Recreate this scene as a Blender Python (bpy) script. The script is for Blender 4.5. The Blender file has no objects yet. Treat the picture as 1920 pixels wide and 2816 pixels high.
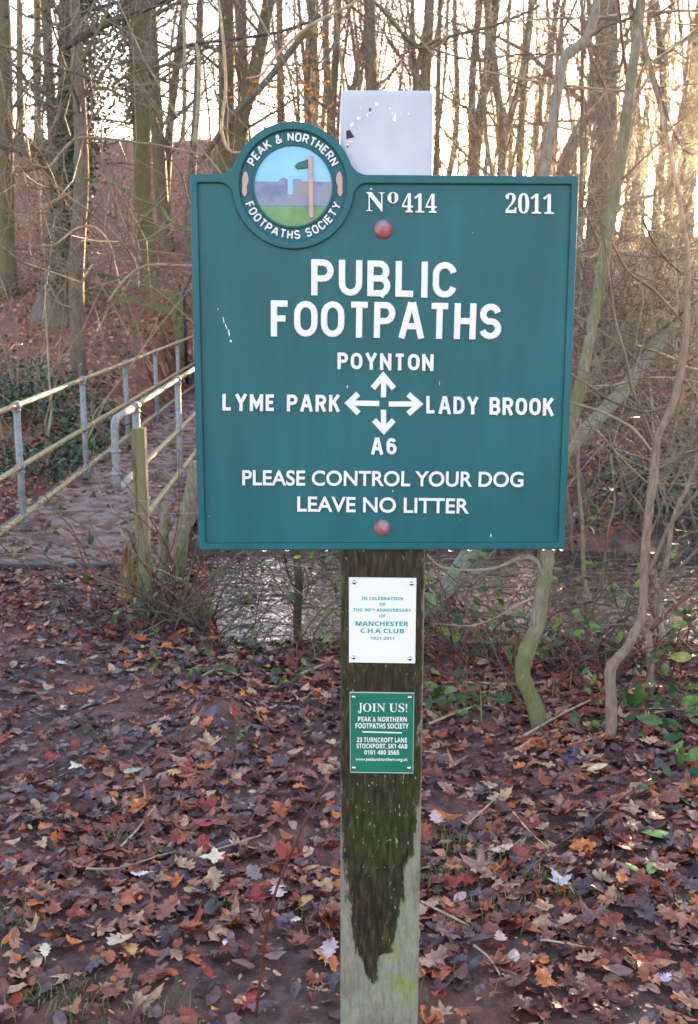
import bpy, bmesh, math, random
import numpy as np
from mathutils import Vector, Matrix
S = bpy.context.scene
COL = S.collection
rad = math.radians
random.seed(7); RNG = np.random.default_rng(7)

# ------------------------------------------------------------------ camera, light, exposure
PITCH = rad(11.9); FPX = 2975.0; PW, PH = 1920.0, 2816.0; EYE = 1.6
cd = bpy.data.cameras.new('camera'); CAM = bpy.data.objects.new('camera', cd); COL.objects.link(CAM); S.camera = CAM
CAM.location = (0, 0, EYE); CAM.rotation_euler = (math.pi/2 - PITCH, 0, 0)
cd.sensor_fit = 'VERTICAL'; cd.sensor_height = 36.0; cd.sensor_width = 24.0; cd.lens = FPX/PH*36.0
cd.clip_start = 0.05; cd.clip_end = 2000
cd.dof.use_dof = True; cd.dof.focus_distance = 1.42; cd.dof.aperture_fstop = 22

SUN_EL, SUN_AZ = rad(5.0), rad(19.0)          # low winter sun behind the wood, to the right
W = bpy.data.worlds.new('World'); S.world = W; W.use_nodes = True
wn = W.node_tree; bg = wn.nodes['Background']
sky = wn.nodes.new('ShaderNodeTexSky'); sky.sky_type = 'NISHITA'; sky.sun_disc = False
sky.sun_elevation = SUN_EL; sky.sun_rotation = SUN_AZ; sky.altitude = 100
sky.air_density = 1.1; sky.dust_density = 0.8; sky.ozone_density = 1.3
tint = wn.nodes.new('ShaderNodeMix'); tint.data_type = 'RGBA'; tint.blend_type = 'MULTIPLY'; tint.inputs[0].default_value = 1.0; tint.inputs[7].default_value = (1.0, .87, 1.01, 1)
wn.links.new(sky.outputs[0], tint.inputs[6]); wn.links.new(tint.outputs[2], bg.inputs[0]); bg.inputs[1].default_value = 0.15
sl = bpy.data.lights.new('sun', 'SUN'); sl.energy = 5.0; sl.angle = rad(0.5); sl.color = (1.0, 0.66, 0.36)
so = bpy.data.objects.new('sun', sl); COL.objects.link(so)
sd = Vector((math.sin(SUN_AZ)*math.cos(SUN_EL), math.cos(SUN_AZ)*math.cos(SUN_EL), math.sin(SUN_EL)))
so.rotation_euler = sd.to_track_quat('Z', 'Y').to_euler()
S.view_settings.view_transform = 'Standard'; S.view_settings.look = 'None'
S.view_settings.exposure = 3.48; S.view_settings.gamma = 1.0
S.render.engine = 'CYCLES'
S.cycles.max_bounces = 6; S.cycles.diffuse_bounces = 3; S.cycles.glossy_bounces = 3; S.cycles.transmission_bounces = 4
S.cycles.sample_clamp_indirect = 4.0; S.cycles.use_denoising = True

# ------------------------------------------------------------------ helpers
CP, SP = math.cos(PITCH), math.sin(PITCH)
def ray(x, y):
    a = (x-PW/2)/FPX; b = -(y-PH/2)/FPX
    return Vector((a, CP+b*SP, -SP+b*CP))
def at(x, y, Y):
    d = ray(x, y); return Vector((0, 0, EYE)) + d*(Y/d.y)

def sstep(a, b, x):
    t = np.clip((x-a)/(b-a), 0, 1); return t*t*(3-2*t)
FL = ([8.4, 9, 12, 15, 18, 20, 24, 28, 33, 38, 44, 52, 75, 130], [-.7, -.5, -.3, .15, .6, 1.0, 2.1, 3.3, 4.9, 6.3, 6.9, 5, -4, -5])
FR = ([8.4, 9, 11, 14, 18, 24, 30, 38, 44, 52, 75, 130], [-.75, -.5, -.1, .35, .95, 1.65, 2.3, 3.1, 3.2, 2, -4, -5])
def bridge_x(y): return -1.75 - .02*y
def g(x, y):
    x = np.asarray(x, float); y = np.asarray(y, float)
    n1 = (np.sin(1.7*x+.6*y+.3)*np.sin(1.1*y-.5*x+1.9))
    n2 = np.sin(5.1*x+2.2*y+1.)*np.sin(4.3*y-1.9*x)
    n3 = np.sin(17*x+9*y)*np.sin(15*y-7*x+2.) + .6*np.sin(31*x-22*y+1)*np.sin(27*y+19*x)
    near = -.032*np.maximum(y-1.5, -4) + .018*n1 + .012*n2 + .006*n3
    near = near + .10*np.exp(-(((x+.49)/.13)**2+((y-3.95)/.2)**2))           # mole hill
    near = near + .05*sstep(.5, 2.2, x)*sstep(1., 3.5, y)
    ye = 4.95 + 1.9*sstep(-.55, -1.02, x) + .12*np.sin(2.1*x+.5) + .95*np.exp(-((x-.42)/.28)**2)
    a = sstep(0, .75, y-ye)
    t = sstep(-.13, .10, x/np.maximum(y, 1.))
    far = np.interp(y, *FL)*(1-t) + np.interp(y, *FR)*t
    far = far + (.10*n1 + .05*n2*(1-np.clip((y-10)/5, 0, 1)))*np.clip((y-8.4)/3, 0, 1) + .18*np.sin(.31*x+.2*y)*np.sin(.23*y)*np.clip((y-14)/8, 0, 1)
    dx = np.abs(x-bridge_x(y))
    carve = (1-sstep(.7, 1.15, dx))*(1-sstep(18.4, 20.5, y))*sstep(8.6, 9.6, y)
    far = far*(1-carve) + np.minimum(far, -.32)*carve
    bed = -1.0
    z1 = near*(1-a) + bed*a
    yf = 8.3 + .25*np.sin(1.3*x)
    b = sstep(-.35, .55, y-yf)
    return z1*(1-b) + far*b
def gz(x, y): return float(g(x, y))
def hit(x, y, y0=1.2, y1=60.):
    d = ray(x, y); Y = y0
    while Y < y1:
        p = Vector((0, 0, EYE)) + d*(Y/d.y)
        if p.z <= gz(p.x, p.y): return Vector((p.x, p.y, gz(p.x, p.y)))
        Y += .03 if Y < 8 else .1
    return Vector((0, 0, EYE)) + d*(y1/d.y)

class MB:
    def __init__(s): s.v = []; s.f = []; s.sm = True
    def tube(s, pts, rs, n=6, cap=True):
        pts = [Vector(p) for p in pts]; base = len(s.v); m = len(pts); up = None
        for i, p in enumerate(pts):
            t = (pts[min(i+1, m-1)]-pts[max(i-1, 0)])
            if t.length < 1e-9: t = Vector((0, 0, 1))
            t.normalize()
            if up is None:
                up = Vector((1, 0, 0)) if abs(t.x) < .8 else Vector((0, 1, 0))
            u = (up - t*up.dot(t)).normalized(); w = t.cross(u); up = u
            r = rs[i] if hasattr(rs, '__len__') else rs
            for k in range(n):
                a = 2*math.pi*k/n; q = p + u*(r*math.cos(a)) + w*(r*math.sin(a)); s.v.append((q.x, q.y, q.z))
        for i in range(m-1):
            for k in range(n):
                k2 = (k+1) % n
                s.f.append((base+i*n+k, base+i*n+k2, base+(i+1)*n+k2, base+(i+1)*n+k))
        if cap:
            s.f.append(tuple(base+k for k in range(n))[::-1]); s.f.append(tuple(base+(m-1)*n+k for k in range(n)))
    def box(s, c, d, M=None, bev=0):
        b = len(s.v)
        for sx in (-1, 1):
            for sy in (-1, 1):
                for sz in (-1, 1):
                    q = Vector((sx*d[0]/2, sy*d[1]/2, sz*d[2]/2))
                    if M is not None: q = M @ q
                    q = q + Vector(c); s.v.append((q.x, q.y, q.z))
        for f in ((0, 1, 3, 2), (4, 6, 7, 5), (0, 4, 5, 1), (2, 3, 7, 6), (0, 2, 6, 4), (1, 5, 7, 3)):
            s.f.append(tuple(b+i for i in f))
    def poly(s, pts):
        b = len(s.v); s.v += [tuple(p) for p in pts]; s.f.append(tuple(range(b, b+len(pts))))
    def build(s, name, m, parent=None, smooth=True, bevel=0, seg=2):
        me = bpy.data.meshes.new(name); me.from_pydata(s.v, [], s.f); me.update()
        return link(name, me, m, parent, smooth, bevel, seg)
def link(name, me, m, parent=None, smooth=True, bevel=0, seg=2):
    if m is not None and not me.materials: me.materials.append(m)
    if smooth: me.polygons.foreach_set('use_smooth', [True]*len(me.polygons))
    if bevel:
        bm = bmesh.new(); bm.from_mesh(me)
        bmesh.ops.bevel(bm, geom=[e for e in bm.edges if len(e.link_faces) == 2 and e.calc_face_angle() > .6], offset=bevel, segments=seg, affect='EDGES', profile=.5)
        bm.to_mesh(me); bm.free(); me.polygons.foreach_set('use_smooth', [False]*len(me.polygons))
    o = bpy.data.objects.new(name, me); COL.objects.link(o)
    if parent is not None: o.parent = parent
    return o
def tag(o, label=None, cat=None, group=None, kind=None):
    if label: o['label'] = label
    if cat: o['category'] = cat
    if group: o['group'] = group
    if kind: o['kind'] = kind
    return o
def thing(name, label, cat, loc=(0, 0, 0), group=None):
    o = bpy.data.objects.new(name, None); o.empty_display_size = .1; COL.objects.link(o); o.location = loc
    return tag(o, label, cat, group)
def keep(o, root):          # parent a mesh built in world coordinates under a moved, unrotated root
    o.parent = root; o.matrix_parent_inverse = Matrix.Translation(-Vector(root.location)); return o
def smooth_path(pts, n=4):
    P = [Vector(p) for p in pts]
    if len(P) < 3: return P
    out = []
    for i in range(len(P)-1):
        a, b, c, d = P[max(i-1, 0)], P[i], P[i+1], P[min(i+2, len(P)-1)]
        for k in range(n):
            t = k/n
            out.append(.5*((2*b)+(c-a)*t+(2*a-5*b+4*c-d)*t*t+(3*b-a-3*c+d)*t**3))
    out.append(P[-1]); return out

# ------------------------------------------------------------------ materials
def mat(name): 
    m = bpy.data.materials.new(name); m.use_nodes = True; return m, m.node_tree, m.node_tree.nodes['Principled BSDF']
def nd(nt, typ, **kw):
    n = nt.nodes.new(typ)
    for k, v in kw.items():
        if k.startswith('i_'):
            key = k[2:]; n.inputs[int(key) if key.isdigit() else key].default_value = v
        else: setattr(n, k, v)
    return n
def ramp(nt, stops, interp='LINEAR'):
    r = nt.nodes.new('ShaderNodeValToRGB'); e = r.color_ramp; e.interpolation = interp
    while len(e.elements) < len(stops): e.elements.new(.5)
    for el, (p, c) in zip(e.elements, stops): el.position = p; el.color = (*c, 1)
    return r
def noisy(name, c1, c2, scale=20, rough=.7, bump=.2, stretch=(1, 1, 1), detail=6, c3=None, lo=.35, hi=.65, spec=.4, bscale=None, bdist=.01, coord='Object'):
    m, nt, b = mat(name)
    tc = nd(nt, 'ShaderNodeTexCoord'); mp = nd(nt, 'ShaderNodeMapping'); mp.inputs['Scale'].default_value = stretch
    nt.links.new(tc.outputs[coord], mp.inputs[0])
    n = nd(nt, 'ShaderNodeTexNoise', i_Scale=scale, i_Detail=detail); nt.links.new(mp.outputs[0], n.inputs['Vector'])
    st = [(lo, c1), (hi, c2)] if c3 is None else [(lo, c1), ((lo+hi)/2, c2), (hi, c3)]
    r = ramp(nt, st); nt.links.new(n.outputs[0], r.inputs[0]); nt.links.new(r.outputs[0], b.inputs['Base Color'])
    b.inputs['Roughness'].default_value = rough; b.inputs['Specular IOR Level'].default_value = spec
    if bump:
        n2 = nd(nt, 'ShaderNodeTexNoise', i_Scale=bscale or scale*2, i_Detail=5); nt.links.new(mp.outputs[0], n2.inputs['Vector'])
        bp = nd(nt, 'ShaderNodeBump', i_Strength=bump, i_Distance=bdist); nt.links.new(n2.outputs[0], bp.inputs['Height']); nt.links.new(bp.outputs[0], b.inputs['Normal'])
    return m

def bark(name, c1, c2, moss, amt, scale=6, foot=None):
    m, nt, b = mat(name)
    tc = nd(nt, 'ShaderNodeTexCoord'); mp = nd(nt, 'ShaderNodeMapping'); mp.inputs['Scale'].default_value = (1, 1, .25)
    nt.links.new(tc.outputs['Object'], mp.inputs[0])
    n = nd(nt, 'ShaderNodeTexNoise', i_Scale=scale*4, i_Detail=6); nt.links.new(mp.outputs[0], n.inputs['Vector'])
    r = ramp(nt, [(.3, c1), (.7, c2)]); nt.links.new(n.outputs[0], r.inputs[0])
    n2 = nd(nt, 'ShaderNodeTexNoise', i_Scale=scale*.5, i_Detail=4); nt.links.new(tc.outputs['Object'], n2.inputs['Vector'])
    oi = nd(nt, 'ShaderNodeObjectInfo')
    ad = nd(nt, 'ShaderNodeMath', operation='MULTIPLY_ADD', i_1=.3, i_2=amt-.15); nt.links.new(oi.outputs['Random'], ad.inputs[0])
    ad2 = nd(nt, 'ShaderNodeMath', operation='ADD'); nt.links.new(ad.outputs[0], ad2.inputs[0]); nt.links.new(n2.outputs[0], ad2.inputs[1])
    if foot is not None:        # moss climbing the foot of the stem
        sp = nd(nt, 'ShaderNodeSeparateXYZ'); nt.links.new(tc.outputs['Object'], sp.inputs[0]); fm = nd(nt, 'ShaderNodeMapRange', i_1=foot[0], i_2=foot[1], i_3=.4, i_4=0); nt.links.new(sp.outputs[2], fm.inputs[0])
        ad3 = nd(nt, 'ShaderNodeMath', operation='ADD'); nt.links.new(ad2.outputs[0], ad3.inputs[0]); nt.links.new(fm.outputs[0], ad3.inputs[1]); ad2 = ad3
    mr = nd(nt, 'ShaderNodeMapRange', i_1=.85, i_2=1.15); nt.links.new(ad2.outputs[0], mr.inputs[0])
    mx = nd(nt, 'ShaderNodeMix', data_type='RGBA'); nt.links.new(mr.outputs[0], mx.inputs[0]); nt.links.new(r.outputs[0], mx.inputs[6]); mx.inputs[7].default_value = (*moss, 1)
    nt.links.new(mx.outputs[2], b.inputs['Base Color']); b.inputs['Roughness'].default_value = .75; b.inputs['Specular IOR Level'].default_value = .3
    bp = nd(nt, 'ShaderNodeBump', i_Strength=.8, i_Distance=.02); nt.links.new(n.outputs[0], bp.inputs['Height']); nt.links.new(bp.outputs[0], b.inputs['Normal'])
    return m
M = {}
M['bark'] = bark('bark', (.07, .052, .040), (.17, .132, .10), (.12, .11, .055), .40)
M['bark_moss'] = bark('mossy_bark', (.06, .048, .034), (.13, .105, .07), (.105, .11, .035), .47)
M['bark_pale'] = bark('pale_bark', (.16, .13, .095), (.27, .225, .17), (.17, .18, .08), .36, 20)
M['bark_foot'] = bark('moss_footed_bark', (.12, .10, .07), (.27, .23, .165), (.12, .13, .05), .36, 22, (-.05, .3))
M['bark_green'] = bark('green_grey_bark', (.15, .145, .105), (.25, .24, .175), (.16, .18, .08), .45, 22)
M['bark_dark'] = bark('dark_wet_bark', (.02, .016, .012), (.06, .048, .034), (.05, .055, .02), .40, 22)
M['bark_brown'] = bark('brown_bark', (.14, .095, .07), (.27, .195, .145), (.14, .13, .06), .33, 20)
M['twig'] = noisy('twig', (.075, .054, .038), (.165, .125, .082), 9, .6, 0)
M['twig_pale'] = noisy('pale_twig', (.16, .13, .08), (.30, .24, .14), 9, .5, 0)
M['twig_red'] = noisy('red_twig', (.07, .02, .015), (.13, .045, .03), 15, .5, 0)
M['twig_dark'] = noisy('dark_twig', (.025, .018, .015), (.06, .045, .035), 15, .6, 0)
M['moss'] = noisy('moss', (.05, .08, .012), (.13, .16, .03), 30, .9, .6)
M['straw'] = noisy('straw', (.25, .17, .09), (.45, .33, .19), 30, .6, 0)

def leaf_mat(name, cols, rough=.45, trans=.15, spec=.4):
    m, nt, b = mat(name)
    ge = nd(nt, 'ShaderNodeNewGeometry')
    k = len(cols); r = ramp(nt, [(i/k, c) for i, c in enumerate(cols)], 'CONSTANT')
    nt.links.new(ge.outputs['Random Per Island'], r.inputs[0])
    tc = nd(nt, 'ShaderNodeTexCoord'); n = nd(nt, 'ShaderNodeTexNoise', i_Scale=45, i_Detail=4); nt.links.new(tc.outputs['Object'], n.inputs['Vector'])
    mr = nd(nt, 'ShaderNodeMapRange', i_1=.3, i_2=.7, i_3=.6, i_4=1.35); nt.links.new(n.outputs[0], mr.inputs[0])
    mx = nd(nt, 'ShaderNodeMix', data_type='RGBA', blend_type='MULTIPLY'); mx.inputs[0].default_value = 1
    nt.links.new(r.outputs[0], mx.inputs[6]); nt.links.new(mr.outputs[0], mx.inputs[7])
    nt.links.new(mx.outputs[2], b.inputs['Base Color']); b.inputs['Roughness'].default_value = rough; b.inputs['Specular IOR Level'].default_value = spec
    if trans:
        tl = nd(nt, 'ShaderNodeBsdfTranslucent'); nt.links.new(mx.outputs[2], tl.inputs[0])
        ms = nd(nt, 'ShaderNodeMixShader', i_0=trans); nt.links.new(b.outputs[0], ms.inputs[1]); nt.links.new(tl.outputs[0], ms.inputs[2])
        nt.links.new(ms.outputs[0], nt.nodes['Material Output'].inputs[0])
    return m
LITTER = [tuple(1.2*v for v in c) for c in [(.15, .045, .026), (.26, .080, .040), (.07, .030, .026), (.20, .105, .085), (.36, .15, .075), (.10, .050, .042), (.23, .052, .026),
          (.05, .026, .022), (.30, .16, .11), (.15, .068, .052), (.46, .13, .030), (.10, .040, .032), (.22, .080, .050), (.40, .24, .13), (.13, .080, .074),
          (.09, .032, .022), (.34, .085, .028), (.085, .066, .068), (.36, .21, .11), (.16, .052, .036), (.25, .042, .026), (.06, .035, .034), (.12, .05, .035)]]
M['litter'] = leaf_mat('leaf_litter', LITTER, .46, .12, .25)
M['litter_wet'] = leaf_mat('wet_leaves', [(.055, .050, .055), (.085, .070, .072), (.12, .085, .078), (.045, .040, .044), (.10, .075, .075), (.17, .105, .085), (.07, .060, .066), (.15, .065, .045), (.038, .036, .040), (.20, .15, .13)], .38, .08, .4)
M['litter_far'] = leaf_mat('hillside_leaves', [(.30, .125, .070), (.39, .16, .095), (.22, .09, .06), (.45, .25, .16), (.36, .11, .045), (.28, .15, .105), (.52, .22, .09), (.18, .075, .05)], .4, .15)
M['green'] = leaf_mat('green_leaves', [(.05, .10, .025), (.08, .15, .035), (.03, .07, .025), (.11, .19, .04), (.04, .085, .035), (.14, .17, .04)], .4, .3)
M['ivy'] = leaf_mat('ivy_leaves', [(.02, .05, .02), (.03, .07, .03), (.05, .09, .04), (.025, .045, .025)], .4, .1)
M['grass'] = leaf_mat('grass_blades', [(.09, .15, .03), (.16, .20, .05), (.06, .11, .03), (.28, .24, .10)], .5, .3)
M['rust'] = leaf_mat('rusty_leaves', [(.35, .13, .03), (.28, .10, .03), (.42, .20, .04)], .5, .5)
_lm = {}
def leafc(c):
    c = tuple(c)
    if c not in _lm: _lm[c] = noisy('fallen_leaf', tuple(v*.75 for v in c), tuple(min(1, v*1.15) for v in c), 40, .5, .3, bdist=.004)
    return _lm[c]

def ground_mat():
    m, nt, b = mat('woodland_soil')
    tc = nd(nt, 'ShaderNodeTexCoord')
    n1 = nd(nt, 'ShaderNodeTexNoise', i_Scale=1.3, i_Detail=5); n2 = nd(nt, 'ShaderNodeTexNoise', i_Scale=22, i_Detail=8); v = nd(nt, 'ShaderNodeTexVoronoi', i_Scale=14)
    for n in (n1, n2, v): nt.links.new(tc.outputs['Object'], n.inputs['Vector'])
    r = ramp(nt, [(.3, (.042, .024, .018)), (.5, (.090, .054, .042)), (.7, (.145, .093, .075))]); nt.links.new(n2.outputs[0], r.inputs[0])
    r2 = ramp(nt, [(0, (.08, .036, .026)), (.25, (.17, .07, .045)), (.5, (.11, .062, .05)), (.75, (.22, .105, .07)), (1, (.06, .034, .028))]); nt.links.new(v.outputs['Color'], r2.inputs[0])
    mr = nd(nt, 'ShaderNodeMapRange', i_1=.40, i_2=.60); nt.links.new(n1.outputs[0], mr.inputs[0])
    mx = nd(nt, 'ShaderNodeMix', data_type='RGBA'); nt.links.new(mr.outputs[0], mx.inputs[0]); nt.links.new(r.outputs[0], mx.inputs[6]); nt.links.new(r2.outputs[0], mx.inputs[7])
    sp = nd(nt, 'ShaderNodeSeparateXYZ'); nt.links.new(tc.outputs['Object'], sp.inputs[0]); fy = nd(nt, 'ShaderNodeMapRange', i_1=8.6, i_2=12); nt.links.new(sp.outputs[1], fy.inputs[0])      # leaf mould of the wooded slope
    r3 = ramp(nt, [(.3, (.12, .048, .028)), (.5, (.24, .10, .055)), (.7, (.36, .17, .10))]); nt.links.new(n2.outputs[0], r3.inputs[0])
    mx3 = nd(nt, 'ShaderNodeMix', data_type='RGBA'); nt.links.new(fy.outputs[0], mx3.inputs[0]); nt.links.new(mx.outputs[2], mx3.inputs[6]); nt.links.new(r3.outputs[0], mx3.inputs[7]); mx = mx3
    nt.links.new(mx.outputs[2], b.inputs['Base Color']); b.inputs['Roughness'].default_value = .75; b.inputs['Specular IOR Level'].default_value = .15
    bp = nd(nt, 'ShaderNodeBump', i_Strength=.9, i_Distance=.03); nt.links.new(n2.outputs[0], bp.inputs['Height']); nt.links.new(bp.outputs[0], b.inputs['Normal'])
    return m
M['soil'] = ground_mat()
def water_mat():
    m, nt, b = mat('stream_water')
    tc = nd(nt, 'ShaderNodeTexCoord'); mp = nd(nt, 'ShaderNodeMapping'); mp.inputs['Scale'].default_value = (1., 1.8, 1)
    nt.links.new(tc.outputs['Object'], mp.inputs[0])
    n = nd(nt, 'ShaderNodeTexNoise', i_Scale=5.5, i_Detail=3, i_Distortion=.6); nt.links.new(mp.outputs[0], n.inputs['Vector'])
    bp = nd(nt, 'ShaderNodeBump', i_Strength=.45, i_Distance=.045); nt.links.new(n.outputs[0], bp.inputs['Height']); nt.links.new(bp.outputs[0], b.inputs['Normal'])
    b.inputs['Base Color'].default_value = (.010, .006, .004, 1); b.inputs['Roughness'].default_value = .03; b.inputs['IOR'].default_value = 1.33
    b.inputs['Specular IOR Level'].default_value = .9; b.inputs['Coat Weight'].default_value = .8; b.inputs['Coat Roughness'].default_value = .03; nt.links.new(bp.outputs[0], b.inputs['Coat Normal'])
    return m
M['water'] = water_mat()

# ------------------------------------------------------------------ terrain and stream
def axis(parts):
    out = []
    for a, b, s in parts: out += list(np.arange(a, b, s))
    return np.array(out+[parts[-1][1]])
xs = axis([(-70, -25, 3), (-25, -8, .8), (-8, -3, .25), (-3, 3.2, .07), (3.2, 8, .25), (8, 25, .8), (25, 70, 3)])
ys = axis([(-12, 0, 1), (0, 9.6, .07), (9.6, 22, .2), (22, 50, .6), (50, 130, 4)])
X, Y = np.meshgrid(xs, ys); Z = g(X, Y)
nx, ny = len(xs), len(ys)
idx = np.arange(nx*ny).reshape(ny, nx)
F = np.stack([idx[:-1, :-1], idx[:-1, 1:], idx[1:, 1:], idx[1:, :-1]], -1).reshape(-1, 4)
me = bpy.data.meshes.new('ground'); me.from_pydata(np.stack([X.ravel(), Y.ravel(), Z.ravel()], -1).tolist(), [], F.tolist()); me.update()
tag(link('ground', me, M['soil']), kind='structure')
wb = MB(); wb.poly([(-30, 4.6, -.6), (30, 4.6, -.6), (30, 10, -.6), (-30, 10, -.6)])
tag(wb.build('water', M['water'], smooth=False), kind='structure')

# ------------------------------------------------------------------ the sign: frame of reference
SY, SPI, SR = .0213, -.026, .0028
cy_, sy_ = math.cos(SY), math.sin(SY); cp_, sp_ = math.cos(SPI), math.sin(SPI); cr_, sr_ = math.cos(SR), math.sin(SR)
ROT = Matrix(((cy_, -sy_, 0), (sy_, cy_, 0), (0, 0, 1))) @ Matrix(((1, 0, 0), (0, cp_, -sp_), (0, sp_, cp_))) @ Matrix(((cr_, 0, sr_), (0, 1, 0), (-sr_, 0, cr_)))
SORG = Vector((.0428, 1.35, EYE-.102)); SW, SH = .4671, .4596
RT = ROT.transposed()
def L(x, y, off=0.0):        # pixel of the photograph -> (across, up) on the plane of the sign (off metres behind its face)
    o = RT @ (Vector((0, 0, EYE))-SORG); d = RT @ ray(x, y)
    t = (off-o.y)/d.y; p = o+d*t; return Vector((p.x, p.z))
def sign_root(o): o.rotation_euler = ROT.to_euler(); o.location = SORG; return o

def curve_mesh(splines, y0, y1, bevel=0.0, offset=0.0, res=1):
    c = bpy.data.curves.new('c', 'CURVE'); c.dimensions = '2D'; c.fill_mode = 'BOTH'
    for sp in splines:
        s = c.splines.new('POLY'); s.points.add(len(sp)-1); s.use_cyclic_u = True
        for p, q in zip(s.points, sp): p.co = (q[0], q[1], 0, 1)
    return _conv(c, y0, y1, bevel, offset, res)
def _conv(c, y0, y1, bevel, offset, res, fit=None):
    h = abs(y1-y0)/2
    c.extrude = max(h-bevel, 0); c.bevel_depth = bevel; c.bevel_resolution = res; c.offset = offset-bevel
    if fit:       # scale the depth back afterwards
        pass
    o = bpy.data.objects.new('t', c); COL.objects.link(o)
    dg = bpy.context.evaluated_depsgraph_get(); me = bpy.data.meshes.new_from_object(o.evaluated_get(dg))
    bpy.data.objects.remove(o); bpy.data.curves.remove(c)
    for v in me.vertices:
        x, y, z = v.co; v.co = (x, (y0+y1)/2-z, y)
    me.update(); return me
def sans(s, A=0x1D5D4, a=0x1D5EE, d=0x1D7EC):
    r = ''
    for ch in s:
        if 'A' <= ch <= 'Z': r += chr(A+ord(ch)-65)
        elif 'a' <= ch <= 'z': r += chr(a+ord(ch)-97)
        elif '0' <= ch <= '9': r += chr(d+ord(ch)-48)
        else: r += ch
    return r
def serif(s): return sans(s, 0x1D400, 0x1D41A, 0x1D7CE)
def text_mesh(s, bl, br, tl, depth, y, bold=0.0, caps=True, spacing=1.0):
    """writing laid in the parallelogram bl, br, tl (across, up); stands depth proud of y"""
    c = bpy.data.curves.new('t', 'FONT'); c.body = s; c.offset = bold; c.extrude = .0; c.resolution_u = 6; c.space_character = spacing
    o = bpy.data.objects.new('t', c); COL.objects.link(o)
    bpy.context.view_layer.update()
    dg = bpy.context.evaluated_depsgraph_get(); c.extrude = .05
    dg = bpy.context.evaluated_depsgraph_get(); me = bpy.data.meshes.new_from_object(o.evaluated_get(dg))
    bpy.data.objects.remove(o); bpy.data.curves.remove(c)
    co = np.array([v.co[:] for v in me.vertices]); x0, x1 = co[:, 0].min(), co[:, 0].max()
    y0, y1 = co[:, 1].min(), co[:, 1].max()
    ex = Vector(br)-Vector(bl); ey = Vector(tl)-Vector(bl)
    for v in me.vertices:
        u = (v.co.x-x0)/(x1-x0); w = (v.co.y-y0)/(y1-y0); p = Vector(bl)+ex*u+ey*w
        v.co = (p.x, y-depth*(v.co.z+.05)/.1, p.y)
    me.update(); return me
def join(meshes):
    bm = bmesh.new()
    for m in meshes: bm.from_mesh(m); bpy.data.meshes.remove(m)
    me = bpy.data.meshes.new('m'); bm.to_mesh(me); bm.free(); return me

# stroke lettering (cast letters of one stroke width)
def arc(cx, cy, rx, ry, a0, a1, n=9):
    return [(cx+rx*math.cos(rad(a0+(a1-a0)*i/(n-1))), cy+ry*math.sin(rad(a0+(a1-a0)*i/(n-1)))) for i in range(n)]
GL = {
 'A': (.66, [[(0, 0), (.46, 1)], [(.54, 1), (1, 0)], [(.17, .3), (.83, .3)]]),
 'B': (.52, [[(.6, 0), (0, 0), (0, 1), (.55, 1)] + arc(.55, .75, .38, .25, 90, -90), [(0, .5), (.6, .5)] + arc(.6, .25, .4, .25, 90, -90)]),
 'C': (.55, [arc(.5, .68, .5, .32, 12, 180) + arc(.5, .32, .5, .32, 180, 348)]),
 'D': (.54, [[(0, 0), (0, 1), (.45, 1)] + arc(.45, .62, .55, .38, 90, 0) + arc(.45, .38, .55, .38, 0, -90) + ['c']]),
 'E': (.45, [[(1, 1), (0, 1), (0, 0), (1, 0)], [(0, .52), (.85, .52)]]),
 'F': (.45, [[(1, 1), (0, 1), (0, 0)], [(0, .5), (.85, .5)]]),
 'H': (.52, [[(0, 0), (0, 1)], [(1, 0), (1, 1)], [(0, .5), (1, .5)]]),
 'I': (.0, [[(0, 0), (0, 1)]]),
 'K': (.55, [[(0, 0), (0, 1)], [(1, 1), (.05, .38)], [(.36, .62), (1, 0)]]),
 'L': (.45, [[(0, 1), (0, 0), (1, 0)]]),
 'M': (.68, [[(0, 0), (0, 1)], [(1, 0), (1, 1)], [(.03, .96), (.5, .24), (.97, .96)]]),
 'N': (.55, [[(0, 0), (0, 1)], [(1, 0), (1, 1)], [(.03, .96), (.97, .04)]]),
 'O': (.57, [arc(.5, .66, .5, .34, 0, 180) + arc(.5, .34, .5, .34, 180, 360) + ['c']]),
 'P': (.5, [[(0, 0), (0, 1), (.55, 1)] + arc(.55, .73, .45, .27, 90, -90), [(0, .46), (.56, .46)]]),
 'R': (.52, [[(0, 0), (0, 1), (.55, 1)] + arc(.55, .74, .43, .26, 90, -90), [(0, .48), (.56, .48)], [(.5, .48), (1, 0)]]),
 'S': (.53, [arc(.5, .745, .47, .255, 15, 255, 12) + arc(.5, .255, .5, .255, 75, -165, 12)]),
 'T': (.55, [[(0, 1), (1, 1)], [(.5, 1), (.5, 0)]]),
 'U': (.53, [[(0, 1)] + arc(.5, .33, .5, .33, 180, 360) + [(1, 1)]]),
 'Y': (.62, [[(0, 1), (.5, .45), (1, 1)], [(.5, .45), (.5, 0)]]),
 '6': (.5, [arc(.5, .3, .5, .3, 0, 360, 16)[:-1] + ['c'], [(0, .3)] + arc(.5, .66, .5, .34, 180, 35)]),
 '&': (.6, [[(1, 0), (.3, .66), (.26, .86), (.45, 1), (.64, .88), (.58, .7), (.1, .42), (0, .2), (.15, .02), (.45, 0), (.8, .2), (.98, .46)]]),
 ' ': (.2, []),
}
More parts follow.
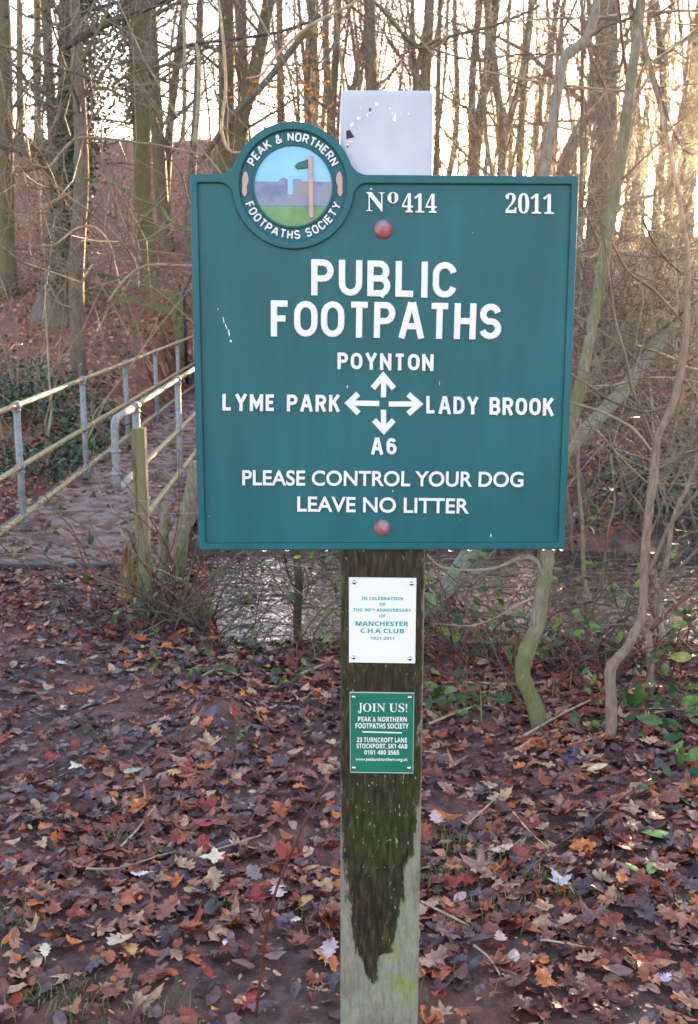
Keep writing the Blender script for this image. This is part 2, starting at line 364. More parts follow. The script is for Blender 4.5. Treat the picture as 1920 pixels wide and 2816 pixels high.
def stroke(mb, pts, t, h, y, lift):
    """one stroke of width t along pts (across, up), standing h proud of y, with chamfered edges"""
    closed = pts[-1] == 'c'
    P = [Vector(p) for p in (pts[:-1] if closed else pts)]
    Q = [P[0]]
    for p in P[1:]:
        if (p-Q[-1]).length > 1e-6: Q.append(p)
    if closed and (Q[0]-Q[-1]).length < 1e-6: Q.pop()
    P = Q; n = len(P); prof = [(-.5, 0), (-.5, .7), (-.38, 1), (.38, 1), (.5, .7), (.5, 0)]; base = len(mb.v)
    for i, p in enumerate(P):
        a = (p-P[i-1]) if (i > 0 or closed) else (P[1]-p); b = (P[(i+1) % n]-p) if (i < n-1 or closed) else a
        a = a.normalized(); b = b.normalized()
        na = Vector((-a.y, a.x)); nb = Vector((-b.y, b.x)); m = (na+nb)
        m = m.normalized() if m.length > 1e-6 else na
        k = 1/max(m.dot(na), .42)
        e = Vector((0, 0))
        if not closed and i == 0: e = -a*t*.0
        for u, w in prof: q = p+m*(u*t*k)+e; mb.v.append((q.x, y-(h+lift)*w, q.y))
    k = len(prof)
    for i in range(n if closed else n-1):
        j = (i+1) % n
        for c in range(k-1): mb.f.append((base+i*k+c, base+j*k+c, base+j*k+c+1, base+i*k+c+1))
    if not closed:
        mb.f.append(tuple(base+c for c in range(k))); mb.f.append(tuple(base+(n-1)*k+c for c in range(k))[::-1])
def cap_extend(pl, t):       # open strokes end flush: lengthen nothing, the centre line is inset by t/2
    return pl
def layout(s, gap):
    out = []; x = 0
    for ch in s:
        w, pls = GL[ch]; out.append((ch, x, w)); x += w+gap
    return out, x-gap
def cast_line(mb, s, bl, br, tl, t, gap, h, y):
    """gap and widths in cap heights, t the stroke in metres"""
    ex = Vector(br)-Vector(bl); ey = Vector(tl)-Vector(bl); Wd, Hh = ex.length, ey.length; ux, uy = ex/Wd, ey/Hh
    lay, tot = layout(s, gap+t/Hh); sc = (Wd-t)/tot; lift = 0
    for ch, x0, w in lay:
        for pl in GL[ch][1]:
            q = []
            for p in pl:
                if p == 'c': q.append('c'); continue
                X_ = t/2+(x0+p[0]*w)*sc; Y_ = p[1]*Hh if False else t/2+p[1]*(Hh-t)
                if p[1] in (0, 1) and _free(pl, p): Y_ = p[1]*Hh
                v = Vector(bl)+ux*X_+uy*Y_; q.append((v.x, v.y))
            stroke(mb, q, t, h, y, lift); lift = (lift+.00012) % .0005
def _free(pl, p):            # an open end on a rising stroke runs on to the cap line
    if 'c' in pl: return False
    return (pl[0] == p and pl[1][1] != p[1]) or (pl[-1] == p and pl[-2][1] != p[1])

# paints
def teal_mat():
    m, nt, b = mat('green_sign_paint')
    tc = nd(nt, 'ShaderNodeTexCoord'); n = nd(nt, 'ShaderNodeTexNoise', i_Scale=7, i_Detail=8); nt.links.new(tc.outputs['Object'], n.inputs['Vector'])
    r = ramp(nt, [(.3, (.005, .083, .100)), (.7, (.008, .105, .122))]); nt.links.new(n.outputs[0], r.inputs[0])
    mp = nd(nt, 'ShaderNodeMapping'); mp.inputs['Scale'].default_value = (1, 1, .10); nt.links.new(tc.outputs['Object'], mp.inputs[0])      # rain runs and grime
    n3 = nd(nt, 'ShaderNodeTexNoise', i_Scale=38, i_Detail=6); nt.links.new(mp.outputs[0], n3.inputs['Vector']); n4 = nd(nt, 'ShaderNodeTexNoise', i_Scale=260, i_Detail=3); nt.links.new(tc.outputs['Object'], n4.inputs['Vector'])
    m3 = nd(nt, 'ShaderNodeMapRange', i_1=.3, i_2=.7, i_3=.88, i_4=1.08); nt.links.new(n3.outputs[0], m3.inputs[0]); m4 = nd(nt, 'ShaderNodeMapRange', i_1=.68, i_2=.74, i_3=1, i_4=.55); nt.links.new(n4.outputs[0], m4.inputs[0])
    mm = nd(nt, 'ShaderNodeMath', operation='MULTIPLY'); nt.links.new(m3.outputs[0], mm.inputs[0]); nt.links.new(m4.outputs[0], mm.inputs[1])
    mx = nd(nt, 'ShaderNodeMix', data_type='RGBA', blend_type='MULTIPLY'); mx.inputs[0].default_value = 1; nt.links.new(r.outputs[0], mx.inputs[6]); nt.links.new(mm.outputs[0], mx.inputs[7])
    nt.links.new(mx.outputs[2], b.inputs['Base Color']); b.inputs['Roughness'].default_value = .42; b.inputs['Specular IOR Level'].default_value = .25
    n2 = nd(nt, 'ShaderNodeTexNoise', i_Scale=160, i_Detail=3); nt.links.new(tc.outputs['Object'], n2.inputs['Vector'])
    bp = nd(nt, 'ShaderNodeBump', i_Strength=.10, i_Distance=.002); nt.links.new(n2.outputs[0], bp.inputs['Height']); nt.links.new(bp.outputs[0], b.inputs['Normal'])
    return m
M['teal'] = teal_mat()
M['white'] = noisy('white_paint', (.60, .61, .64), (.69, .70, .73), 30, .4, .05)
M['sky_blue'] = noisy('sky_blue_paint', (.17, .44, .76), (.23, .50, .80), 30, .4, .05)
M['stone_grey'] = noisy('stone_grey_paint', (.13, .16, .28), (.20, .23, .33), 40, .5, .2, c3=(.24, .23, .22))
M['grass_green'] = noisy('grass_green_paint', (.10, .22, .08), (.15, .29, .12), 40, .5, .1)
M['pink'] = noisy('pinkish_brown_paint', (.38, .25, .22), (.45, .30, .27), 40, .5, .1)
M['dark_teal'] = noisy('dark_green_paint', (.01, .07, .075), (.014, .09, .095), 30, .4, .05)
M['bolt'] = noisy('worn_red_paint', (.27, .075, .075), (.31, .10, .10), 90, .5, .2, c3=(.20, .20, .21), lo=.47, hi=.66)
M['steel'] = mat('stainless_steel')[0]; M['steel'].node_tree.nodes['Principled BSDF'].inputs['Metallic'].default_value = 1; M['steel'].node_tree.nodes['Principled BSDF'].inputs['Base Color'].default_value = (.6, .6, .6, 1); M['steel'].node_tree.nodes['Principled BSDF'].inputs['Roughness'].default_value = .22
M['dark'] = noisy('dark_recess', (.015, .015, .017), (.03, .03, .03), 30, .6, 0)

# ------------------------------------------------------------------ footpath sign
sign = sign_root(thing('footpath_sign', 'green cast metal public footpaths sign with raised white lettering and round badge', 'sign'))
TOP, BOT, LFT, RGT = SH/2, -SH/2, -SW/2, SW/2
BC = L(806.6, 512.6); BR = .0737; BC = Vector((BC.x, BC.y))
def circ(c, r, a0, a1, n=48): return [(c[0]+r*math.cos(rad(a0+(a1-a0)*i/n)), c[1]+r*math.sin(rad(a0+(a1-a0)*i/n))) for i in range(n+1)]
def corner(cx, cy, r, a0): return circ((cx, cy), r, a0, a0+90, 5)
def outer_outline():
    r = .004; f = .022; h = TOP-BC.y; dx = math.sqrt((BR+f)**2-(h+f)**2)
    pts = corner(LFT+r, BOT+r, r, 180)+corner(RGT-r, BOT+r, r, 270)+corner(RGT-r, TOP-r, r, 0)
    cr = (BC.x+dx, TOP+f); a = math.degrees(math.atan2(BC.y-cr[1], BC.x-cr[0])) % 360
    pts += circ(cr, f, 270, a, 8)
    b = math.degrees(math.atan2(cr[1]-BC.y, cr[0]-BC.x))
    pts += circ(BC, BR, b, 180-b, 50)[1:-1]
    cl = (BC.x-dx, TOP+f); pts += circ(cl, f, (180-a) % 360, -90, 8) if (180-a) % 360 < 0 else circ(cl, f, 180-a, -90, 8)
    pts += corner(LFT+r, TOP-r, r, 90)
    return pts
def panel_outline():
    e = .0088; r = .002; f = .016; t = TOP-.0100; h = t-BC.y
    l, rr, b = LFT+e, RGT-e, BOT+.0092
    pts = corner(l+r, b+r, r, 180)+corner(rr-r, b+r, r, 270)+corner(rr-r, t-r, r, 0)
    dx = math.sqrt((BR+f)**2-(h-f)**2); cr = (BC.x+dx, t-f)
    a = math.degrees(math.atan2(BC.y-cr[1], BC.x-cr[0])); a = a % 360
    pts += circ(cr, f, 90, a, 8)
    be = math.degrees(math.atan2(cr[1]-BC.y, cr[0]-BC.x))
    pts += circ(BC, BR, be, -180-be, 60)[1:-1]
    cl = (BC.x-dx, t-f); pts += circ(cl, f, 180-a, 90, 8) if abs(180-a-90) < 180 else circ(cl, f, 540-a, 90, 8)
    pts += corner(l+r, t-r, r, 90)
    return pts
OUT = outer_outline(); PAN = panel_outline()
link('plate', curve_mesh([OUT], .008, 0, .001, -.0004), M['teal'], sign, False)
RIM = .0052
link('rim', curve_mesh([OUT, PAN, circ(BC, .0642, 0, 360, 60)[:-1]], .0035, -RIM, .0014), M['teal'], sign, False)
# badge
PR = .0470
badge = link('badge', curve_mesh([circ(BC, PR+.0022, 0, 360, 60)[:-1], circ(BC, PR-.0004, 0, 360, 60)[:-1]], .003, -.0036, .0006), M['teal'], sign, False)
link('sky_panel', curve_mesh([circ(BC, PR, 0, 360, 60)[:-1]], .003, -.0008), M['sky_blue'], badge, False)
def clip_x(v): return math.sqrt(max(PR**2-(v-BC.y)**2, 0))
def PB(cx, cy): return L(500+cx/2.642, 220+cy/2.642)       # pixel of the badge close-up
wt = PB(810, 738).y; gt = PB(810, 918).y
def carc(v0, v1, side, n=12):
    return [(BC.x+side*clip_x(v0+(v1-v0)*i/n), v0+(v1-v0)*i/n) for i in range(n+1)]
wall = carc(gt, wt, 1)+[tuple(PB(q[0], q[1])) for q in ((880, 738), (866, 722), (835, 715), (808, 722), (808, 830), (768, 830), (768, 722), (740, 708), (712, 720), (700, 738))]+carc(wt, gt, -1)
link('stone_wall_panel', curve_mesh([wall], .003, -.0020, .0004), M['stone_grey'], badge, False)
link('grass_panel', curve_mesh([carc(BC.y-PR*.999, gt-.0006, 1)+carc(gt-.0006, BC.y-PR*.999, -1)], .003, -.0014, .0003), M['grass_green'], badge, False)
link('signpost_relief', curve_mesh([[tuple(PB(*q)) for q in ((918, 570), (926, 552), (940, 550), (952, 562), (960, 995), (950, 1006), (930, 1005), (924, 990))]], .003, -.0040, .0006), M['pink'], badge, False)
link('arm_relief', curve_mesh([[tuple(PB(*q)) for q in ((916, 578), (916, 640), (840, 650), (820, 630), (842, 603))]], .003, -.0030, .0004), M['dark_teal'], badge, False)
def sole(cx, s):
    pts = []
    for i in range(28):
        a = 2*math.pi*i/28; yy = math.sin(a); w = 27*(1-.34*math.exp(-((yy+.25)/.28)**2))
        pts.append(tuple(PB(cx+s*math.cos(a)*w+s*(3 if yy > 0 else -3), 757-yy*92)))
    return curve_mesh([pts], .003, -.0022, .0006)
for cx, s in ((460, 1), (1148, -1)): link('footprint', sole(cx, s), M['pink'], badge, False)
mb = MB()
def arc_text(s, a0, a1, rmid, cap, t, inward):
    lay, tot = layout(s, .34); span = rad(a1-a0); lift = 0
    total_w = tot+.25
    for ch, x0, w in lay:
        k = (x0+w/2+.125)/total_w; a = rad(a0)+span*k
        ux = Vector((math.sin(a), -math.cos(a))) if inward else Vector((-math.sin(a), math.cos(a)))
        uy = Vector((math.cos(a), math.sin(a))) if inward else -Vector((math.cos(a), math.sin(a)))
        c = BC+Vector((math.cos(a), math.sin(a)))*rmid; sc = abs(span)*rmid/total_w
        for pl in GL[ch][1]:
            q = []
            for p in pl:
                if p == 'c': q.append('c'); continue
                v = c+ux*((p[0]-.5)*w*sc)+uy*((p[1]-.5)*cap); q.append((v.x, v.y))
            stroke(mb, q, t, .0022, 0, lift); lift = (lift+.00012) % .0005
arc_text('PEAK & NORTHERN', 154, 26, .0566, .0088, .0020, True)
mb.build('badge_lettering', M['white'], badge, False); mb = MB()
arc_text('FOOTPATHS SOCIETY', 199, 341, .0566, .0088, .0020, False)
mb.build('badge_lettering', M['white'], badge, False)
# cast lettering
px = .467/1040
def line(s, bl, br, tl, t, gap):
    a, b, c = L(*bl), L(*br), L(*tl); m = MB(); cast_line(m, s, a, b, c, t*px, gap, .0028, 0)
    return m.build('lettering', M['white'], sign, False)
line('PUBLIC', (856, 812), (1255, 820), (856, 713), 17.5, .17)
line('FOOTPATHS', (745, 925), (1377, 934), (745, 826), 17.5, .14)
line('POYNTON', (928, 1015), (1192, 1020), (928, 969), 9.6, .19)
line('LYME PARK', (612, 1129), (936, 1132), (612, 1083), 9.6, .19)
line('LADY BROOK', (1172, 1137), (1523, 1143), (1172, 1089), 9.6, .19)
line('A6', (1020, 1249), (1091, 1250), (1020, 1203), 9.6, .26)
def P3(cx, cy): v = L(500+cx/1.415, 680+cy/1.415); return (v.x, v.y)
for shaft, chev in ((((785, 583), (786, 503)), ((744, 548), (784, 500), (825, 549))), (((768, 608), (652, 606)), ((687, 570), (649, 606), (688, 646))),
                    (((805, 610), (922, 610)), ((881, 572), (924, 610), (881, 648))), (((785, 632), (785, 712)), ((748, 672), (786, 714), (825, 672)))):
    m = MB(); stroke(m, [P3(*q) for q in shaft], 15*px, .0028, 0, .0002); stroke(m, [P3(*q) for q in chev], 16*px, .0028, 0, 0)
    m.build('arrow', M['white'], sign, False)
def tline(s, bl, br, tl, bold=0, off=0, depth=.0026): return text_mesh(s, L(*bl, off), L(*br, off), L(*tl, off), depth, off, bold)
link('lettering', tline('PLEASE CONTROL YOUR DOG', (667, 1334), (1438, 1339), (667, 1292), .016), M['white'], sign, False)
link('lettering', tline('LEAVE NO LITTER', (818, 1406), (1289, 1412), (818, 1364), .016), M['white'], sign, False)
def P2(cx, cy): return (980+cx/2.4766, 220+cy/2.4766)
link('number', join([tline(serif('N'), P2(68, 896), P2(193, 898), P2(68, 765)), tline(serif('o'), P2(212, 840), P2(286, 841), P2(212, 764)),
                     tline(serif('414'), P2(310, 901), P2(546, 906), P2(310, 771))]), M['white'], sign, False)
link('year', tline(serif('2011'), P2(1015, 908), P2(1342, 915), P2(1015, 770)), M['white'], sign, False)
def dome(mb, c, r, h, y, n=16, rings=5):
    for i in range(rings+1):
        a = i/rings*math.pi/2; rr = r*math.cos(a); yy = y-h*math.sin(a)
        for k in range(n): mb.v.append((c[0]+rr*math.cos(2*math.pi*k/n), yy, c[1]+rr*math.sin(2*math.pi*k/n)))
    b = len(mb.v)-(rings+1)*n
    for i in range(rings):
        for k in range(n): mb.f.append((b+i*n+k, b+i*n+(k+1) % n, b+(i+1)*n+(k+1) % n, b+(i+1)*n+k))
for q, r in (((1053.9, 631), 26), ((1051, 1451), 24)):
    m = MB(); dome(m, L(*q), r*px, .007, 0); m.build('bolt', M['bolt'], sign)
# small paint damage: bare flecks that stay where they are
m = MB(); rr = random.Random(3)
def fleck(c, w, h, y, ang=0):
    pts = []
    for i in range(7):
        a = 2*math.pi*i/7; k = rr.uniform(.6, 1.1); u, v = math.cos(a)*w*k, math.sin(a)*h*k
        pts.append((c[0]+u*math.cos(ang)-v*math.sin(ang), y, c[1]+u*math.sin(ang)+v*math.cos(ang)))
    m.poly(pts[::-1])
for x, y, w, h in ((630, 915, 3, 14), (622, 898, 2, 12), (635, 938, 4, 5), (615, 880, 1.5, 12), (600, 850, 1.5, 4), (1350, 1472, 2, 7), (955, 1064, 2, 6), (1209, 1055, 1, 10), (1080, 1350, 1.5, 6), (1020, 520, 4, 4), (990, 490, 2, 2), (575, 1420, 1.5, 1.5), (1265, 1430, 2, 1), (700, 560, 1.2, 1.2), (1300, 640, 1.5, 1.5)):
    c = L(x, y); fleck(c, w*px*.8, h*px*.8, -.0004-rr.random()*.0004, rr.uniform(-.2, .35))
m.build('paint_flecks', M['white'], sign, False)
# water drops along the bottom edge
def drop_mat():
    m, nt, b = mat('water_drop'); b.inputs['Transmission Weight'].default_value = 1; b.inputs['Roughness'].default_value = .02; b.inputs['IOR'].default_value = 1.33; b.inputs['Base Color'].default_value = (1, 1, 1, 1); return m
M['drop'] = drop_mat()
for x, r in ((728, 5), (790, 4.5), (897, 5), (1240, 6), (1292, 5), (1497, 4), (1524, 4), (1545, 5)):
    c = L(x, 1513, .002); m = MB(); b = bmesh.new(); bmesh.ops.create_uvsphere(b, u_segments=10, v_segments=6, radius=r*px); me = bpy.data.meshes.new('d')
    bmesh.ops.scale(b, vec=(1.25, 1.25, .8), verts=b.verts); b.to_mesh(me); b.free()
    o = link('water_drop', me, M['drop']); o.location = SORG+ROT @ Vector((c.x, .002, BOT-r*px*.6))
    tag(o, 'clear rain drop hanging from the bottom edge of the green footpaths sign', 'water drop', 'rain drops under the sign')

# ------------------------------------------------------------------ wooden post
PF = .0082                         # the post's face, behind the plate
def LP(x, y): return L(x, y, PF)
def post_mat():
    m, nt, b = mat('weathered_post_wood')
    tc = nd(nt, 'ShaderNodeTexCoord'); sp = nd(nt, 'ShaderNodeSeparateXYZ'); nt.links.new(tc.outputs['Object'], sp.inputs[0])
    def mth(op, a, b_=None, c=None):
        n = nd(nt, 'ShaderNodeMath', operation=op)
        for i, v in enumerate((a, b_, c)):
            if v is None: continue
            if isinstance(v, (int, float)): n.inputs[i].default_value = v
            else: nt.links.new(v, n.inputs[i])
        return n.outputs[0]
    mp = nd(nt, 'ShaderNodeMapping'); mp.inputs['Scale'].default_value = (1, 1, .2); nt.links.new(tc.outputs['Object'], mp.inputs[0])
    gr = nd(nt, 'ShaderNodeTexNoise', i_Scale=210, i_Detail=9, i_Roughness=.68); nt.links.new(mp.outputs[0], gr.inputs['Vector'])
    blot = nd(nt, 'ShaderNodeTexNoise', i_Scale=18, i_Detail=5); nt.links.new(tc.outputs['Object'], blot.inputs['Vector'])
    big = nd(nt, 'ShaderNodeTexNoise', i_Scale=9, i_Detail=3); nt.links.new(tc.outputs['Object'], big.inputs['Vector'])
    edge = nd(nt, 'ShaderNodeTexNoise', i_Scale=75, i_Detail=8, i_Roughness=.65); mp2 = nd(nt, 'ShaderNodeMapping'); mp2.inputs['Scale'].default_value = (1, 1, .3); nt.links.new(tc.outputs['Object'], mp2.inputs[0]); nt.links.new(mp2.outputs[0], edge.inputs['Vector'])
    zt = {y: LP(1050, y).y for y in (2150, 2300, 2420, 2500, 2620, 2700)}
    def half(stops):                # piecewise edge of the wet stain as a function of height
        r = nd(nt, 'ShaderNodeFloatCurve'); c = r.mapping.curves[0]
        z0, z1 = zt[2700], zt[2150]
        pts = [((LP(1050, y).y-z0)/(z1-z0), .5+LP(x, y).x*5) for x, y in stops]
        pts.sort()
        while len(c.points) < len(pts): c.points.new(.5, .5)
        for p, q in zip(c.points, pts): p.location = q; p.handle_type = 'VECTOR'
        r.mapping.update()
        mr = nd(nt, 'ShaderNodeMapRange', i_1=z0, i_2=z1); nt.links.new(sp.outputs[2], mr.inputs[0]); nt.links.new(mr.outputs[0], r.inputs['Value'])
        return mth('MULTIPLY', mth('SUBTRACT', r.outputs[0], .5), .2)
    rt = half([(1163, 2150), (1145, 2260), (1140, 2340), (1118, 2400), (1100, 2490), (1090, 2560), (1068, 2620), (1042, 2630), (1035, 2660), (1028, 2700)])
    lf = half([(930, 2150), (942, 2300), (950, 2400), (962, 2500), (972, 2580), (988, 2640), (1003, 2670), (1022, 2700)])
    en = mth('ADD', mth('MULTIPLY', mth('SUBTRACT', edge.outputs[0], .5), .034), mth('ADD', mth('MULTIPLY', mth('SUBTRACT', blot.outputs[0], .5), .022), mth('MULTIPLY', mth('SUBTRACT', gr.outputs[0], .5), .022)))
    a = mth('ADD', mth('SUBTRACT', rt, sp.outputs[0]), en); b2 = mth('ADD', mth('SUBTRACT', sp.outputs[0], lf), en)
    mask = mth('MINIMUM', a, b2)
    above = mth('ADD', mth('SUBTRACT', sp.outputs[2], zt[2700]), en)
    mask = mth('MINIMUM', mask, above)
    # the arris on the right stays pale all the way up
    arr = mth('ADD', mth('SUBTRACT', LP(1163, 1900).x, sp.outputs[0]), mth('MULTIPLY', en, .5)); mask = mth('MINIMUM', mask, arr)
    mk = nd(nt, 'ShaderNodeMapRange', i_1=-.0016, i_2=.0026); nt.links.new(mask, mk.inputs[0])
    wet = ramp(nt, [(.34, (.006, .005, .004)), (.5, (.020, .015, .010)), (.62, (.050, .038, .024)), (.75, (.10, .075, .05))]); nt.links.new(gr.outputs[0], wet.inputs[0])
    gm = nd(nt, 'ShaderNodeMapRange', i_1=.42, i_2=.60, i_3=.1, i_4=.9); nt.links.new(big.outputs[0], gm.inputs[0])
    wm = nd(nt, 'ShaderNodeMix', data_type='RGBA', blend_type='MIX'); nt.links.new(gm.outputs[0], wm.inputs[0]); nt.links.new(wet.outputs[0], wm.inputs[6])
    gcol = ramp(nt, [(.34, (.006, .010, .003)), (.55, (.026, .036, .010)), (.72, (.07, .085, .028))]); nt.links.new(gr.outputs[0], gcol.inputs[0]); nt.links.new(gcol.outputs[0], wm.inputs[7])
    pale = ramp(nt, [(.25, (.14, .14, .10)), (.45, (.20, .195, .15)), (.54, (.22, .225, .175)), (.68, (.19, .23, .075))]); nt.links.new(blot.outputs[0], pale.inputs[0])
    pm = nd(nt, 'ShaderNodeMix', data_type='RGBA', blend_type='MULTIPLY'); pm.inputs[0].default_value = .75; nt.links.new(pale.outputs[0], pm.inputs[6])
    pg = ramp(nt, [(.32, (.5, .5, .5)), (.58, (1, 1, 1))]); nt.links.new(gr.outputs[0], pg.inputs[0]); nt.links.new(pg.outputs[0], pm.inputs[7])
    mx = nd(nt, 'ShaderNodeMix', data_type='RGBA'); nt.links.new(mk.outputs[0], mx.inputs[0]); nt.links.new(pm.outputs[2], mx.inputs[6]); nt.links.new(wm.outputs[2], mx.inputs[7])
    # lichen specks
    vo = nd(nt, 'ShaderNodeTexNoise', i_Scale=240, i_Detail=2); mp3 = nd(nt, 'ShaderNodeMapping'); mp3.inputs['Scale'].default_value = (1, 1, .35); nt.links.new(tc.outputs['Object'], mp3.inputs[0]); nt.links.new(mp3.outputs[0], vo.inputs['Vector'])
    lk = nd(nt, 'ShaderNodeMapRange', i_1=.66, i_2=.69); nt.links.new(vo.outputs[0], lk.inputs[0])
    l2 = nd(nt, 'ShaderNodeMapRange', i_1=.44, i_2=.52); nt.links.new(big.outputs[0], l2.inputs[0])
    mx2 = nd(nt, 'ShaderNodeMix', data_type='RGBA'); nt.links.new(mth('MULTIPLY', lk.outputs[0], l2.outputs[0]), mx2.inputs[0]); nt.links.new(mx.outputs[2], mx2.inputs[6]); mx2.inputs[7].default_value = (.25, .27, .2, 1)
    nt.links.new(mx2.outputs[2], b.inputs['Base Color'])
    ro = nd(nt, 'ShaderNodeMapRange', i_3=.75, i_4=.5); nt.links.new(mk.outputs[0], ro.inputs[0]); nt.links.new(ro.outputs[0], b.inputs['Roughness']); b.inputs['Specular IOR Level'].default_value = .25
    bp = nd(nt, 'ShaderNodeBump', i_Strength=.5, i_Distance=.004); nt.links.new(gr.outputs[0], bp.inputs['Height']); nt.links.new(bp.outputs[0], b.inputs['Normal'])
    return m
M['post'] = post_mat()
post = sign_root(thing('wooden_post', 'square weathered wooden post with dark wet stain and white painted top', 'post'))
ul, ur = LP(940, 1512).x, LP(1170, 1512).x; ut = LP(1055, 247).y; um = LP(1055, 474).y-.03; ub = -SORG.z-.35
def slab(x0, x1, z0, z1, y0, y1): m = MB(); m.box(((x0+x1)/2, (y0+y1)/2, (z0+z1)/2), (x1-x0, y1-y0, z1-z0)); return m
slab(ul, ur, ub, um, PF, PF+.10).build('timber', M['post'], post, False, .004)
M['post_white'] = noisy('post_white_paint', (.385, .41, .48), (.45, .475, .545), 14, .45, .15, bscale=30)
m = slab(ul-.0015, ur+.002, um, ut, PF-.0015, PF+.102); cap = m.build('painted_top', M['post_white'], post, False, .006, 3)
m = MB(); rr = random.Random(5)
for cx, cy, w, h in ((30, 190, 5, 5), (90, 225, 14, 8), (75, 240, 10, 14), (140, 165, 22, 14), (15, 260, 16, 14), (-25, 300, 14, 20), (230, 195, 9, 9), (262, 265, 14, 26), (220, 255, 5, 5), (358, 230, 8, 9), (300, 235, 4, 4), (-35, 310, 14, 16), (-40, 420, 24, 9), (-60, 440, 14, 10), (245, 230, 4, 12), (265, 240, 8, 8)):
    c = L(*P2(cx, cy), PF-.0015); fleck(c, w/2.4766*px, h/2.4766*px, PF-.0021-rr.random()*.0004)
m.build('paint_flakes', M['white'], cap, False)
m = MB()
for pts in (((-68, 347), (-45, 338), (-28, 366), (-14, 388), (-34, 394), (-66, 400)), ((90, 188), (100, 192), (97, 212), (87, 216)), ((-65, 445), (-50, 450), (-62, 462))):
    m.poly([(lambda c: (c.x, PF-.0026, c.y))(L(*P2(*q), PF-.0026)) for q in pts])
m.build('bare_wood_patch', M['dark'], cap, False)

# ------------------------------------------------------------------ two plaques on the post
def plaque(name, label, quad, panel_m, edge_m):
    t = sign_root(thing(name, label, 'plaque')); q = [LP(*p) for p in quad]
    link('panel', curve_mesh([[tuple(p) for p in q]], PF+.001, PF-.0024, .0004), panel_m, t, False)
    c = sum(q, Vector((0, 0)))/4
    inner = [c+(p-c)*.985 for p in q]
    link('edging', curve_mesh([[tuple(c+(p-c)*1.004) for p in q], [tuple(p) for p in inner]], PF+.001, PF-.0030, .0003), edge_m, t, False)
    return t
def P5(cx, cy): return (900+cx/3.631, 1540+cy/3.631)
M['plaque_white'] = noisy('white_plaque_plastic', (.66, .67, .70), (.70, .71, .74), 8, .25, 0)
M['plaque_green'] = noisy('green_plaque_plastic', (.010, .135, .085), (.014, .15, .10), 8, .25, 0)
M['clear_edge'] = noisy('plastic_edge', (.30, .38, .36), (.36, .43, .42), 30, .3, 0)
M['ink_teal'] = noisy('teal_ink', (.02, .27, .26), (.025, .30, .29), 8, .4, 0)
F0 = PF-.0024
def pl_line(s, x0, x1, top, bot, slope=.008, bold=0.0):
    dy = (x1-x0)*slope; a, b, c = P5(x0, bot), P5(x1, bot+dy), P5(x0, top)
    return text_mesh(s, L(*a, F0), L(*b, F0), L(*c, F0), .0004, F0+.0001, bold)
w = plaque('plaque', 'white plaque with teal anniversary wording screwed to the post', [P5(218, 172), P5(888, 178), P5(876, 1024), P5(218, 1014)], M['plaque_white'], M['plaque_white'])
link('lettering', join([pl_line(sans('IN CELEBRATION'), 345, 755, 366, 399), pl_line(sans('OF'), 521, 582, 426, 457), pl_line(sans('THE 90'), 258, 428, 481, 513), pl_line(sans('TH'), 428, 474, 484, 503), pl_line(sans('ANNIVERSARY'), 492, 840, 483, 516),
      pl_line(sans('OF'), 520, 582, 543, 573), pl_line(sans('MANCHESTER'), 283, 812, 610, 657, bold=.01), pl_line(sans('C.H.A CLUB'), 333, 768, 683, 729, bold=.01), pl_line(sans('1921-2011'), 433, 670, 765, 795)]), M['ink_teal'], w, False)
gpl = plaque('plaque', 'green plaque with white join us wording and address screwed to the post', [P5(226, 1314), P5(867, 1322), P5(857, 2122), P5(229, 2114)], M['plaque_green'], M['clear_edge'])
lt = [pl_line(serif('J'), 310, 350, 1427, 1530), pl_line(serif('OIN US!'), 357, 798, 1430, 1515, bold=-.004), pl_line(sans('PEAK & NORTHERN'), 308, 795, 1563, 1612), pl_line(sans('FOOTPATHS SOCIETY'), 284, 812, 1628, 1680), pl_line(sans('23 TURNCROFT LANE'), 297, 797, 1770, 1818),
      pl_line(sans('STOCKPORT, SK1 4AB'), 293, 800, 1832, 1886), pl_line(sans('0161 480 3565'), 371, 718, 1898, 1941), pl_line('www.peakandnorthern.org.uk', 284, 803, 1972, 2012, bold=.012)]
rl = curve_mesh([[tuple(L(*P5(*q), F0)) for q in ((350, 1709), (746, 1719), (746, 1731), (350, 1721))]], F0+.0001, F0-.0004)
link('lettering', join(lt+[rl]), M['white'], gpl, False)
for t, cs in ((w, ((270, 220), (842, 235), (264, 970), (825, 982))), (gpl, ((265, 1366), (822, 1371), (268, 2073), (817, 2075)))):
    for c in cs:
        m = MB(); dome(m, L(*P5(*c), F0), 26/3.631*px*1.02, .0035, F0, 14, 4); s_ = m.build('screw', M['steel'], t)
        m = MB(); q = L(*P5(*c), F0); r_ = 9/3.631*px
        m.poly([(q.x+r_*math.cos(a), F0-.0037, q.y+r_*math.sin(a)) for a in [-i*math.pi/3 for i in range(6)]]); m.build('socket', M['dark'], s_, False)

